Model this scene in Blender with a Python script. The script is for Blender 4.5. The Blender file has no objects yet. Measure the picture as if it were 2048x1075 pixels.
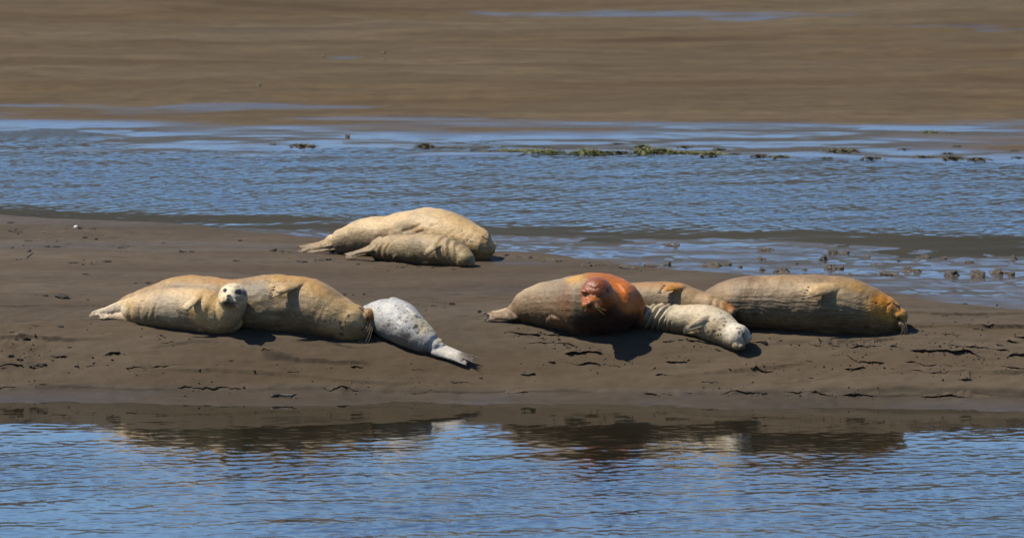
import bpy, math, random
import numpy as np
from mathutils import Vector, Matrix
from mathutils.bvhtree import BVHTree

random.seed(7)
RNG = np.random.default_rng(7)
scene = bpy.context.scene
COL = scene.collection

# ------------------------------------------------------------------ camera
ALPHA = math.radians(7.0)            # the lens looks down by this much
CAM = np.array([0.0, 0.0, 8.07])
LENS = 296.0
FPX = 2048 * LENS / 36.0
cam_data = bpy.data.cameras.new('camera')
cam_data.lens = LENS
cam_data.sensor_width = 36
cam_data.clip_start = 1.0
cam_data.clip_end = 6000
cam_data.dof.use_dof = True
cam_data.dof.focus_distance = 60.2
cam_data.dof.aperture_fstop = 4.8
cam = bpy.data.objects.new('camera', cam_data)
COL.objects.link(cam)
cam.location = CAM
cam.rotation_euler = (math.pi / 2 - ALPHA, 0, 0)
scene.camera = cam

# ------------------------------------------------------------------ sky, sun, exposure
SUN_E = math.radians(57)
SUN_PHI = math.radians(4)           # shadows fall to the right and a little towards the lens
SUN = Vector((-math.cos(SUN_PHI) * math.cos(SUN_E), math.sin(SUN_PHI) * math.cos(SUN_E), math.sin(SUN_E)))
world = bpy.data.worlds.new('World')
scene.world = world
world.use_nodes = True
wn = world.node_tree
sky = wn.nodes.new('ShaderNodeTexSky')
sky.sky_type = 'NISHITA'
sky.sun_disc = False
sky.sun_elevation = SUN_E
sky.sun_rotation = math.atan2(SUN.x, SUN.y)
sky.altitude = 0
sky.air_density = 1.0
sky.dust_density = 0.0
sky.ozone_density = 8.0
wn.nodes['Background'].inputs['Strength'].default_value = 0.10
wn.links.new(sky.outputs[0], wn.nodes['Background'].inputs[0])
sd = bpy.data.lights.new('sun', 'SUN')
sd.energy = 5.0
sd.angle = math.radians(0.5)
sd.color = (1.0, 0.92, 0.78)
sun = bpy.data.objects.new('sun', sd)
COL.objects.link(sun)
sun.rotation_euler = (-SUN).to_track_quat('-Z', 'Y').to_euler()
sun.location = (-20, 60, 30)
scene.view_settings.view_transform = 'Standard'
scene.view_settings.look = 'None'
scene.view_settings.gamma = 1
scene.view_settings.exposure = 0.9
scene.render.engine = 'CYCLES'

# ------------------------------------------------------------------ noise
def _hash(ix, iy, iz, seed):
    h = (ix.astype(np.int64) * 374761393 + iy.astype(np.int64) * 668265263 + iz.astype(np.int64) * 2147483647 + seed * 974634541) & 0xffffffff
    h = ((h ^ (h >> 13)) * 1274126177) & 0xffffffff
    h = ((h ^ (h >> 16)) * 2246822519) & 0xffffffff
    h = h ^ (h >> 15)
    return (h & 0xffff) / 32767.5 - 1.0

def vnoise(x, y, z=None, seed=0):
    x, y = np.asarray(x, float), np.asarray(y, float)
    ix, iy = np.floor(x), np.floor(y)
    fx, fy = x - ix, y - iy
    fx = fx * fx * fx * (fx * (fx * 6 - 15) + 10)
    fy = fy * fy * fy * (fy * (fy * 6 - 15) + 10)
    if z is None:
        o = np.zeros_like(ix)
        a = _hash(ix, iy, o, seed); b = _hash(ix + 1, iy, o, seed)
        c = _hash(ix, iy + 1, o, seed); d = _hash(ix + 1, iy + 1, o, seed)
        return (a + (b - a) * fx) * (1 - fy) + (c + (d - c) * fx) * fy
    z = np.asarray(z, float)
    iz = np.floor(z); fz = z - iz
    fz = fz * fz * fz * (fz * (fz * 6 - 15) + 10)
    r = 0
    for k, wz in ((0, 1 - fz), (1, fz)):
        a = _hash(ix, iy, iz + k, seed); b = _hash(ix + 1, iy, iz + k, seed)
        c = _hash(ix, iy + 1, iz + k, seed); d = _hash(ix + 1, iy + 1, iz + k, seed)
        r = r + wz * ((a + (b - a) * fx) * (1 - fy) + (c + (d - c) * fx) * fy)
    return r

def fbm(x, y, z=None, seed=0, octaves=4, gain=0.5):
    r, a, f = 0, 1.0, 1.0
    for o in range(octaves):
        r = r + a * vnoise(x * f + 17.3 * o, y * f - 9.1 * o, None if z is None else z * f + 5.7 * o, seed + o)
        a *= gain; f *= 2.03
    return r

def sstep(a, b, x):
    t = np.clip((x - a) / (b - a), 0, 1)
    return t * t * (3 - 2 * t)

# ------------------------------------------------------------------ the lie of the land
def h_base(X, Y):
    X = np.asarray(X, float); Y = np.asarray(Y, float)
    u = np.clip((X + 3.7) / 7.4, -0.5, 1.5)
    Yl = 58.56 + (58.18 - 58.56) * u + 0.05 * np.sin(X * 1.3 + 1) + 0.02 * np.sin(X * 3.7)
    d = Y - Yl
    dj = d + 0.03 * vnoise(X * 5, Y * 2, seed=2) + 0.015 * vnoise(X * 15, Y * 6, seed=4)
    near = np.where(d > 0, 0.026 + 0.54 * (1 - np.exp(-np.clip(d, 0, None) / 1.05)), 0.026 + d * 0.062) + 0.016 * sstep(-0.03, 0.03, dj)
    near = near * (1 - 0.765 * sstep(61.5, 66.5, Y))
    Yb = 69.0 + (66.9 - 69.0) * np.clip((X + 4.2) / 8.3, -0.6, 1.6) + 0.12 * np.sin(X * 0.9) + 0.05 * np.sin(X * 2.9 + 2)
    W = np.interp(X, [-3, -1.8, -0.6, 0.6, 2.6, 3.6], [0.35, 0.7, 1.5, 2.6, 3.3, 4.2])
    e = Yb - Y
    back = np.where(e > 0, 0.046 * np.clip(e / W, 0, 1) + 0.36 * sstep(0, 1, (e - W) / np.interp(X, [-3, 0, 3], [1.2, 2.4, 3.2])), e * 0.08)
    k = 0.05
    m = np.clip(0.5 + 0.5 * (back - near) / k, 0, 1)
    return np.maximum(back * (1 - m) + near * m - k * m * (1 - m), -0.4)

FW = np.array([0, math.cos(ALPHA), -math.sin(ALPHA)])
UP = np.array([0, math.sin(ALPHA), math.cos(ALPHA)])
def ray(px, py):
    return FW + np.array([1.0, 0, 0]) * ((px - 1024) / FPX) - UP * ((py - 537.5) / FPX)
def at_y(px, py, Y):
    """where the line of sight of a photograph pixel meets the upright plane at distance Y"""
    d = ray(px, py)
    return CAM + d * (Y / d[1])
_T = np.linspace(50, 73, 6000)
def on_ground(px, py, base=h_base, T=_T):
    d = ray(px, py)
    x = d[0] / d[1] * T; z = CAM[2] + d[2] / d[1] * T
    f = z - base(x, T)
    k = np.argmax(f < 0)
    if k == 0: k = len(T) - 1
    t = T[k - 1] + (T[k] - T[k - 1]) * f[k - 1] / max(1e-9, f[k - 1] - f[k])
    return np.array([d[0] / d[1] * t, t, CAM[2] + d[2] / d[1] * t])
def mpp(Y):
    return Y / math.cos(math.radians(7.3)) / FPX

def h_full(X, Y, want_dark=False):
    z = h_base(X, Y)
    dry = sstep(0.03, 0.12, z)
    front = sstep(61.5, 59.0, Y) * sstep(0.04, 0.07, z)
    wet = sstep(-0.02, 0.01, z) * (1 - dry)
    z = z + dry * (0.016 * fbm(X * 0.8, Y * 0.7, seed=3, octaves=3) + 0.006 * fbm(X * 3.1, Y * 4.5, seed=11, octaves=3))
    z = z + (0.25 + 0.75 * dry) * 0.0032 * fbm(X * 11, Y * 17, seed=21, octaves=3)
    z = z + wet * (0.012 * fbm(X * 1.3, Y * 1.6, seed=31, octaves=4) + 0.012 * np.clip(fbm(X * 4.2, Y * 3.0, seed=33, octaves=3) - 0.25, 0, 1))
    # layered front slope: short broken ledges whose risers face the near water
    warp = fbm(X * 0.35, Y * 1.1, seed=41, octaves=3) * 0.9 + 0.12 * fbm(X * 3.2, Y * 3.0, seed=44, octaves=3)
    v = Y * 3.4 + warp
    fr = v - np.floor(v)
    patch = sstep(0.0, 0.55, fbm(X * 0.55 + np.floor(v) * 7.7, np.floor(v) * 3.3, seed=47, octaves=3) + 0.12 * np.clip(X, -2, 4) - 0.12)
    saw = np.where(fr < 0.035, fr / 0.035, np.exp(-(fr - 0.035) / 0.45))
    z = z + front * patch * 0.026 * saw
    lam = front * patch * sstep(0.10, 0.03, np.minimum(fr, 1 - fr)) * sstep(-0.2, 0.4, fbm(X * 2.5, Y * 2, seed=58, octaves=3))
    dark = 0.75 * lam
    z = z + lam * 0.006 * fbm(X * 24, Y * 24, seed=59, octaves=2)
    # churned mud at the left end and trampled spots
    ch = np.exp(-((X + 3.75) / 0.5) ** 2 - ((Y - 59.05) / 0.38) ** 2) + 0.4 * np.exp(-((X + 3.2) / 0.9) ** 2 - ((Y - 66.5) / 1.3) ** 2)
    z = z + ch * (0.013 * fbm(X * 14, Y * 14, seed=61, octaves=3))
    # drag furrow low on the front slope and scalloped lip above the wet shelf
    lip = sstep(0.024, 0.040, h_base(X, Y)) * sstep(0.075, 0.05, h_base(X, Y)) * (Y < 60)
    z = z + lip * 0.010 * fbm(X * 2.2, Y * 3, seed=71, octaves=3)
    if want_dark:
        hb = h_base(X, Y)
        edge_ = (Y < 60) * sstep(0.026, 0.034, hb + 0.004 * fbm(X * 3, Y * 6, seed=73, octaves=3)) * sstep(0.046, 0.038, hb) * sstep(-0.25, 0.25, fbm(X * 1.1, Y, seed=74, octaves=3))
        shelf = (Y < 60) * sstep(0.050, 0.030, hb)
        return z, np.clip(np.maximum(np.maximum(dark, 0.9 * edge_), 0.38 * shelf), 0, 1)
    return z

def Yfar(X):
    return 74.4 - 1.0 * np.clip((X + 4.8) / 9.6, -0.6, 1.6) + 0.22 * np.sin(X * 0.8 + 0.6) + 0.07 * np.sin(X * 3.1)
def h_far(X, Y):
    d = Y - Yfar(X)
    z = np.where(d > 0, 0.022 * np.clip(d / 2.6, 0, 1) + 0.11 * sstep(2.4, 6, d) + 0.004 * np.clip(d - 4, 0, 60), d * 0.08)
    return np.maximum(z, -0.4)
POOLS = [  # thin pools left on the far flat: centre x, y in the photograph, half width, half height
    (1290, 24, 330, 5), (1560, 31, 165, 4), (1830, 58, 190, 3.5), (2010, 64, 80, 3), (690, 110, 30, 4), (1010, 20, 130, 4),
    
    (330, 211, 260, 6), (640, 214, 160, 3.5), (1180, 252, 260, 6), (1480, 253, 220, 7), (60, 205, 160, 3), (760, 238, 240, 4), (1950, 262, 130, 3.5)]
_TF = np.linspace(73.5, 110, 6000)
def h_far_full(X, Y):
    z = h_far(X, Y)
    d = Y - Yfar(X)
    wetz = sstep(-0.3, 0.3, d) * sstep(4.0, 1.5, d)
    z = z + wetz * (0.014 * fbm(X * 0.5, Y * 1.0, seed=81, octaves=4))
    z = z + sstep(2.0, 5.0, d) * (0.055 * fbm(X * 0.16, Y * 0.45, seed=84, octaves=5) + 0.016 * fbm(X * 0.9, Y * 1.6, seed=88, octaves=3))
    return z

def dense(a, b, step, lo, hi, grow=1.25):
    c = list(np.arange(a, b + step * 0.5, step))
    s, v = step, c[-1]
    while v < hi:
        s *= grow; v += s; c.append(min(v, hi))
    s, v = step, c[0]; pre = []
    while v > lo:
        s *= grow; v -= s; pre.append(max(v, lo))
    return np.array(pre[::-1] + c)

def grid_mesh(name, xs, ys, Z):
    nx, ny = len(xs), len(ys)
    X, Y = np.meshgrid(xs, ys)
    co = np.stack([X, Y, Z], -1).reshape(-1, 3).astype(np.float32)
    i = np.arange((ny - 1) * (nx - 1)); r = i // (nx - 1); c = i % (nx - 1)
    a = r * nx + c
    q = np.stack([a, a + 1, a + nx + 1, a + nx], -1).astype(np.int32)
    me = bpy.data.meshes.new(name)
    me.vertices.add(len(co)); me.vertices.foreach_set('co', co.ravel())
    me.loops.add(q.size); me.loops.foreach_set('vertex_index', q.ravel())
    me.polygons.add(len(q)); me.polygons.foreach_set('loop_start', np.arange(0, q.size, 4, dtype=np.int32))
    me.update(calc_edges=True)
    me.shade_smooth()
    return me

def fattr(me, name, vals):
    at = me.attributes.new(name, 'FLOAT', 'POINT'); at.data.foreach_set('value', np.asarray(vals, np.float32).ravel())
def vattr(me, name, vals):
    at = me.attributes.new(name, 'FLOAT_VECTOR', 'POINT'); at.data.foreach_set('vector', np.asarray(vals, np.float32).ravel())
def cattr(me, name, rgb):
    n = len(rgb); c = np.ones((n, 4), np.float32); c[:, :3] = rgb
    at = me.attributes.new(name, 'FLOAT_COLOR', 'POINT'); at.data.foreach_set('color', c.ravel())

def link(name, me, mat=None, parent=None, **props):
    o = bpy.data.objects.new(name, me); COL.objects.link(o)
    if mat is not None and not me.materials: me.materials.append(mat)
    if parent is not None: o.parent = parent
    for k, v in props.items(): o[k] = v
    return o

# ------------------------------------------------------------------ materials
class NT:
    def __init__(self, name):
        self.m = bpy.data.materials.new(name); self.m.use_nodes = True
        self.t = self.m.node_tree; self.b = self.t.nodes['Principled BSDF']
    def n(self, kind, **kw):
        x = self.t.nodes.new(kind)
        for k, v in kw.items():
            if k in x.inputs: x.inputs[k].default_value = v
            else: setattr(x, k, v)
        return x
    def l(self, a, b): self.t.links.new(a, b)
    def attr(self, name): return self.n('ShaderNodeAttribute', attribute_name=name)
    def math(self, op, a, b=None, c=None, clamp=False):
        x = self.n('ShaderNodeMath', operation=op, use_clamp=clamp)
        for i, v in enumerate((a, b, c)):
            if v is None: continue
            if isinstance(v, (int, float)): x.inputs[i].default_value = v
            else: self.l(v, x.inputs[i])
        return x.outputs[0]
    def noise(self, vec, scale, detail=4, rough=0.55, stretch=None):
        if stretch is not None:
            mp = self.n('ShaderNodeVectorMath', operation='MULTIPLY'); mp.inputs[1].default_value = stretch
            self.l(vec, mp.inputs[0]); vec = mp.outputs[0]
        x = self.n('ShaderNodeTexNoise', Scale=scale, Detail=detail, Roughness=rough); self.l(vec, x.inputs['Vector'])
        return x.outputs[0]
    def ramp(self, fac, stops):
        x = self.n('ShaderNodeValToRGB'); r = x.color_ramp
        while len(r.elements) < len(stops): r.elements.new(0.5)
        for e, (p, c) in zip(r.elements, stops): e.position = p; e.color = (*c, 1)
        self.l(fac, x.inputs[0]); return x.outputs[0]
    def mix(self, fac, a, b, mode='MIX'):
        x = self.n('ShaderNodeMix', data_type='RGBA', blend_type=mode)
        for s, v in ((0, fac), (6, a), (7, b)):
            if isinstance(v, (int, float)): x.inputs[s].default_value = v
            elif isinstance(v, tuple): x.inputs[s].default_value = (*v, 1)
            else: self.l(v, x.inputs[s])
        return x.outputs[2]

def mud_material(name, far=False):
    k = NT(name)
    geo = k.n('ShaderNodeNewGeometry').outputs['Position']
    wet = k.attr('wet').outputs['Fac']
    n1 = k.noise(geo, 1.0, 6, 0.62, (0.35, 1.0, 1.0) if not far else (0.16, 0.50, 1.0))
    n2 = k.noise(geo, 9.0, 5, 0.65, (0.5, 1.0, 1.0))
    n3 = k.noise(geo, 70.0, 3, 0.7, (0.8, 1.0, 1.0))
    if far: c = k.ramp(n1, [(0.32, (0.038, 0.0245, 0.011)), (0.44, (0.068, 0.048, 0.025)), (0.52, (0.055, 0.040, 0.022)), (0.60, (0.075, 0.055, 0.031)), (0.70, (0.054, 0.043, 0.028))])
    else: c = k.ramp(n1, [(0.3, (0.037, 0.0275, 0.0180)), (0.5, (0.053, 0.0400, 0.0268)), (0.72, (0.069, 0.052, 0.034))])
    c = k.mix(k.math('MULTIPLY', k.math('SUBTRACT', n2, 0.42, clamp=True), 1.6, clamp=True), c, (0.026, 0.018, 0.011))
    c = k.mix(k.math('MULTIPLY', k.math('SUBTRACT', n3, 0.58, clamp=True), 2.0, clamp=True), c, (0.064, 0.049, 0.034))
    n4 = k.noise(geo, 1.0, 5, 0.6, (0.22, 2.6, 1.0))
    c = k.mix(k.math('MULTIPLY', k.math('SUBTRACT', n4, 0.45, clamp=True), 2.6, clamp=True), c, (0.042, 0.027, 0.014))
    dk = k.attr('dark').outputs['Fac']
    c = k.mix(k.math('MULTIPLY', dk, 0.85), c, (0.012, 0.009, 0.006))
    c = k.mix(k.math('MULTIPLY', wet, 0.55), c, (0.022, 0.018, 0.014))
    k.l(c, k.b.inputs['Base Color'])
    k.l(k.math('SUBTRACT', 0.88, k.math('MULTIPLY', wet, 0.35)), k.b.inputs['Roughness'])
    k.b.inputs['Specular IOR Level'].default_value = 0.06 if far else 0.10
    k.l(wet, k.b.inputs['Coat Weight'])
    k.b.inputs['Coat IOR'].default_value = 1.33
    k.l(k.math('SUBTRACT', 0.34, k.math('MULTIPLY', wet, 0.24)), k.b.inputs['Coat Roughness'])
    h = k.math('ADD', k.math('MULTIPLY', n2, 0.6), k.math('MULTIPLY', n3, 0.25))
    bp = k.n('ShaderNodeBump', Strength=0.8, Distance=0.012)
    k.l(h, bp.inputs['Height']); k.l(bp.outputs[0], k.b.inputs['Normal'])
    bc = k.n('ShaderNodeBump', Strength=0.5, Distance=0.004)
    k.l(k.noise(geo, 7.0, 3, 0.5, (0.6, 1.0, 1.0)), bc.inputs['Height']); k.l(bc.outputs[0], k.b.inputs['Coat Normal'])
    return k.m

def water_material():
    k = NT('silty_water')
    k.b.inputs['Base Color'].default_value = (0.012, 0.010, 0.006, 1)
    k.b.inputs['Roughness'].default_value = 0.035
    k.b.inputs['IOR'].default_value = 1.58
    geo = k.n('ShaderNodeNewGeometry').outputs['Position']
    rp = k.attr('ripple').outputs['Fac']
    bp = k.n('ShaderNodeBump', Distance=0.004)
    k.l(k.noise(geo, 16.0, 3, 0.55, (0.75, 1.0, 1.0)), bp.inputs['Height'])
    k.l(rp, bp.inputs['Strength']); k.l(bp.outputs[0], k.b.inputs['Normal'])
    return k.m

def coat_material():
    k = NT('seal_fur')
    fur = k.attr('fur').outputs['Vector']
    coat = k.attr('coat').outputs['Color']
    wet = k.attr('wet').outputs['Fac']
    geo = k.n('ShaderNodeTexCoord').outputs['Object']
    s1 = k.noise(fur, 62.0, 4, 0.7, (0.42, 1.0, 1.0))
    s2 = k.noise(geo, 26.0, 4, 0.6)
    s3 = k.noise(geo, 150.0, 2, 0.6)
    v = k.math('ADD', k.math('MULTIPLY', s1, 0.55), k.math('ADD', k.math('MULTIPLY', s2, 0.35), k.math('MULTIPLY', s3, 0.35)))
    g = k.n('ShaderNodeMapRange'); k.l(v, g.inputs[0])
    for i, q in enumerate((0.42, 0.84, 0.60, 1.40)): g.inputs[i + 1].default_value = q
    gg = k.n('ShaderNodeCombineColor')
    for i in range(3): k.l(g.outputs[0], gg.inputs[i])
    k.l(k.mix(1.0, coat, gg.outputs[0], 'MULTIPLY'), k.b.inputs['Base Color'])
    k.l(k.math('SUBTRACT', 0.54, k.math('MULTIPLY', wet, 0.12)), k.b.inputs['Roughness'])
    k.b.inputs['Specular IOR Level'].default_value = 0.30
    k.l(k.math('MULTIPLY', wet, 0.10), k.b.inputs['Coat Weight']); k.b.inputs['Coat Roughness'].default_value = 0.24; k.b.inputs['Coat IOR'].default_value = 1.4
    k.b.inputs['Sheen Weight'].default_value = 0.03
    k.b.inputs['Sheen Roughness'].default_value = 0.45
    bp = k.n('ShaderNodeBump', Strength=0.8, Distance=0.006)
    h = k.math('ADD', k.math('MULTIPLY', s1, 0.9), k.math('ADD', k.math('MULTIPLY', s2, 0.5), k.math('MULTIPLY', s3, 0.35)))
    k.l(h, bp.inputs['Height']); k.l(bp.outputs[0], k.b.inputs['Normal'])
    return k.m

def plain(name, rgb, rough=0.6, spec=0.4, var=0.3, scale=40, bump=0.0):
    k = NT(name)
    geo = k.n('ShaderNodeTexCoord').outputs['Object']
    n = k.noise(geo, scale, 4, 0.6)
    c = k.mix(n, tuple(v * (1 - var) for v in rgb), tuple(min(1, v * (1 + var)) for v in rgb))
    k.l(c, k.b.inputs['Base Color'])
    k.b.inputs['Roughness'].default_value = rough; k.b.inputs['Specular IOR Level'].default_value = spec
    if bump:
        bp = k.n('ShaderNodeBump', Strength=0.8, Distance=bump); k.l(n, bp.inputs['Height']); k.l(bp.outputs[0], k.b.inputs['Normal'])
    return k.m

M_MUD = mud_material('bank_mud'); M_FAR = mud_material('far_mud', True)
M_WATER = water_material(); M_COAT = coat_material()
M_EYE = plain('dark_eye', (0.008, 0.006, 0.005), 0.06, 0.6, 0.1)
M_NOSE = plain('black_nose', (0.02, 0.016, 0.013), 0.35, 0.5, 0.3, 200)
M_CLAW = plain('dark_claw', (0.014, 0.010, 0.007), 0.4, 0.4, 0.4, 200)
M_WHISK = plain('pale_whisker', (0.30, 0.23, 0.13), 0.4, 0.4, 0.15, 60)
M_CLOD = plain('wet_clod', (0.085, 0.063, 0.040), 0.32, 0.5, 0.6, 45, 0.012)
M_CRUMB = plain('dark_crumb', (0.024, 0.018, 0.012), 0.7, 0.3, 0.5, 60, 0.006)
M_WOOD = plain('sodden_wood', (0.010, 0.008, 0.006), 0.6, 0.4, 0.5, 30, 0.01)
M_SHELL = plain('bleached_shell', (0.45, 0.44, 0.40), 0.4, 0.4, 0.05, 60)
M_ALGA = plain('green_weed', (0.095, 0.098, 0.025), 0.6, 0.3, 0.7, 14, 0.02)
M_ALGB = plain('brown_weed', (0.075, 0.062, 0.026), 0.6, 0.3, 0.6, 14, 0.02)

# ------------------------------------------------------------------ ground, water, hills
xs = dense(-4.7, 4.7, 0.0135, -160, 160)
ys = dense(57.6, 61.4, 0.0105, 54.0, 61.4, 1.3)
ys = np.concatenate([ys, np.arange(61.43, 69.6, 0.032), [70, 70.6, 71.4, 72.2]])
X, Y = np.meshgrid(xs, ys)
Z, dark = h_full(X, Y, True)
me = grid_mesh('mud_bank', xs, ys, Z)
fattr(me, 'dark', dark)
Hb = h_base(X, Y)
streak = fbm(X * 0.45, Y * 1.5, seed=91, octaves=4)
wet = sstep(0.070, 0.038, Hb + 0.028 * streak) * (0.75 + 0.25 * sstep(-0.3, 0.3, fbm(X * 1.1, Y * 2.5, seed=95, octaves=3)))
wet = np.where(Y < 60, 0.30 * wet, wet)
wet = np.maximum(wet, (0.12 + 0.48 * sstep(-1, 1.5, X)) * sstep(0.25, 0.8, fbm(X * 0.3, Y * 1.0, seed=97, octaves=3) + 0.25 * sstep(61, 64, Y)) * sstep(60.5, 62, Y))
fattr(me, 'wet', wet)
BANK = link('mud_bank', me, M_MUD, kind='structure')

xf = dense(-5.8, 6.2, 0.05, -900, 900)
yf = np.concatenate([[70.4, 71.2, 72.0], np.arange(72.4, 78.6, 0.035), np.arange(78.65, 92, 0.08), 92 + np.cumsum(0.1 * 1.09 ** np.arange(88))])
X, Y = np.meshgrid(xf, yf)
Z = h_far_full(X, Y)
wet = sstep(0.030, 0.012, Z + 0.006 * fbm(X * 0.6, Y * 1.8, seed=101, octaves=4))
for px, py, a, b in POOLS:
    p0 = on_ground(px, py, h_far, _TF)
    hw = a * mpp(p0[1]); hd = b * mpp(p0[1]) / math.sin(math.radians(6))
    q = ((X - p0[0]) / hw) ** 2 + ((Y - p0[1] + 0.02 * (X - p0[0])) / hd) ** 2 + 0.8 * fbm(X * 0.8, Y * 0.9, seed=103, octaves=4)
    m = 0.55 * sstep(1.2, 0.4, q)
    Z = Z * (1 - m) + m * np.minimum(Z, h_far(np.array(p0[0]), np.array(p0[1])) - 0.01)
    wet = np.maximum(wet, m)
me = grid_mesh('far_mudflat', xf, yf, Z)
fattr(me, 'wet', wet)
link('far_mudflat', me, M_FAR, kind='structure')

def waves(X, Y, seed, n, lmin, lmax, spread=1.0, head=math.pi / 2):
    r = np.random.default_rng(seed); h = np.zeros_like(X); tot = 0
    for i in range(n):
        L = lmin * (lmax / lmin) ** r.random()
        a = head + r.normal() * spread
        kx, ky = 2 * math.pi / L * math.cos(a), 2 * math.pi / L * math.sin(a)
        h += L * np.cos(kx * X + ky * Y + r.random() * 6.283)
        tot += (2 * math.pi) ** 2 / 2
    return h / math.sqrt(tot)              # slope of about one at unit amplitude

xw = dense(-5.4, 5.4, 0.027, -900, 900, 1.3)
yw = np.concatenate([[-200, -60, 0, 20, 30, 36, 39, 41], np.arange(43.5, 58.7, 0.024), np.arange(58.8, 65.6, 0.4), np.arange(65.8, 75.2, 0.030), [75.6, 76.2, 77, 78, 80, 84, 90, 100, 140, 220]])
X, Y = np.meshgrid(xw, yw)
near_calm = sstep(57.7, 54.6, Y + 0.5 * fbm(X * 0.5, Y * 0.8, seed=111, octaves=3) + 0.35 * np.cos(X * 0.75 + 0.2))
Ybk = 69.0 - 2.1 * np.clip((X + 4.2) / 8.3, -0.6, 1.6)
far_calm = sstep(0.45, 1.5, Y - Ybk + 0.3 * fbm(X * 0.4, Y * 0.9, seed=115, octaves=3))
amp = np.where(Y < 62, 0.05 + 0.52 * near_calm, 0.06 + 0.95 * far_calm)
amp = amp * (0.75 + 0.4 * fbm(X * 0.35, Y * 0.55, seed=117, octaves=3))
amp = np.clip(amp, 0.03, 1.45)
inside = (np.abs(X) < 7) & (Y > 42) & (Y < 75.5)
Zw = np.zeros_like(X)
iy = (Y > 42) & (np.abs(X) < 7)
w1 = waves(X, Y, 5, 80, 0.075, 0.20, 1.1)
w2 = waves(X, Y, 6, 24, 0.35, 0.95, 0.45)
Zw = amp * (0.105 * w1 + 0.013 * w2) + np.clip(near_calm, 0.35, 1) * 0.008 * w2
edge = sstep(7.5, 6.0, np.abs(X)) * sstep(43.4, 44.0, Y) * sstep(75.6, 75.0, Y)
Zw = Zw * edge
me = grid_mesh('river_water', xw, yw, Zw)
fattr(me, 'ripple', np.clip(amp, 0.02, 1))
link('river_water', me, M_WATER, kind='structure')

# wooded hills beyond the flats: out of the picture, but mirrored in the calm water
kh = NT('hill_scrub')
g_ = kh.n('ShaderNodeNewGeometry').outputs['Position']
kh.l(kh.ramp(kh.noise(g_, 0.08, 6, 0.7), [(0.3, (0.008, 0.008, 0.004)), (0.55, (0.016, 0.014, 0.007)), (0.75, (0.028, 0.022, 0.012))]), kh.b.inputs['Base Color'])
kh.b.inputs['Roughness'].default_value = 0.9
xh = np.arange(-1500, 1501, 7.0); yh = np.arange(330, 760, 6.0)
X, Y = np.meshgrid(xh, yh)
rise = sstep(335, 470, Y)
Zh = 0.3 + rise * (46 + 9 * fbm(X * 0.006, Y * 0.006, seed=121, octaves=4)) + rise * 2.5 * fbm(X * 0.09, Y * 0.09, seed=125, octaves=3)
link('hills', grid_mesh('hills', xh, yh, Zh), kh.m, kind='structure')

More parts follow.
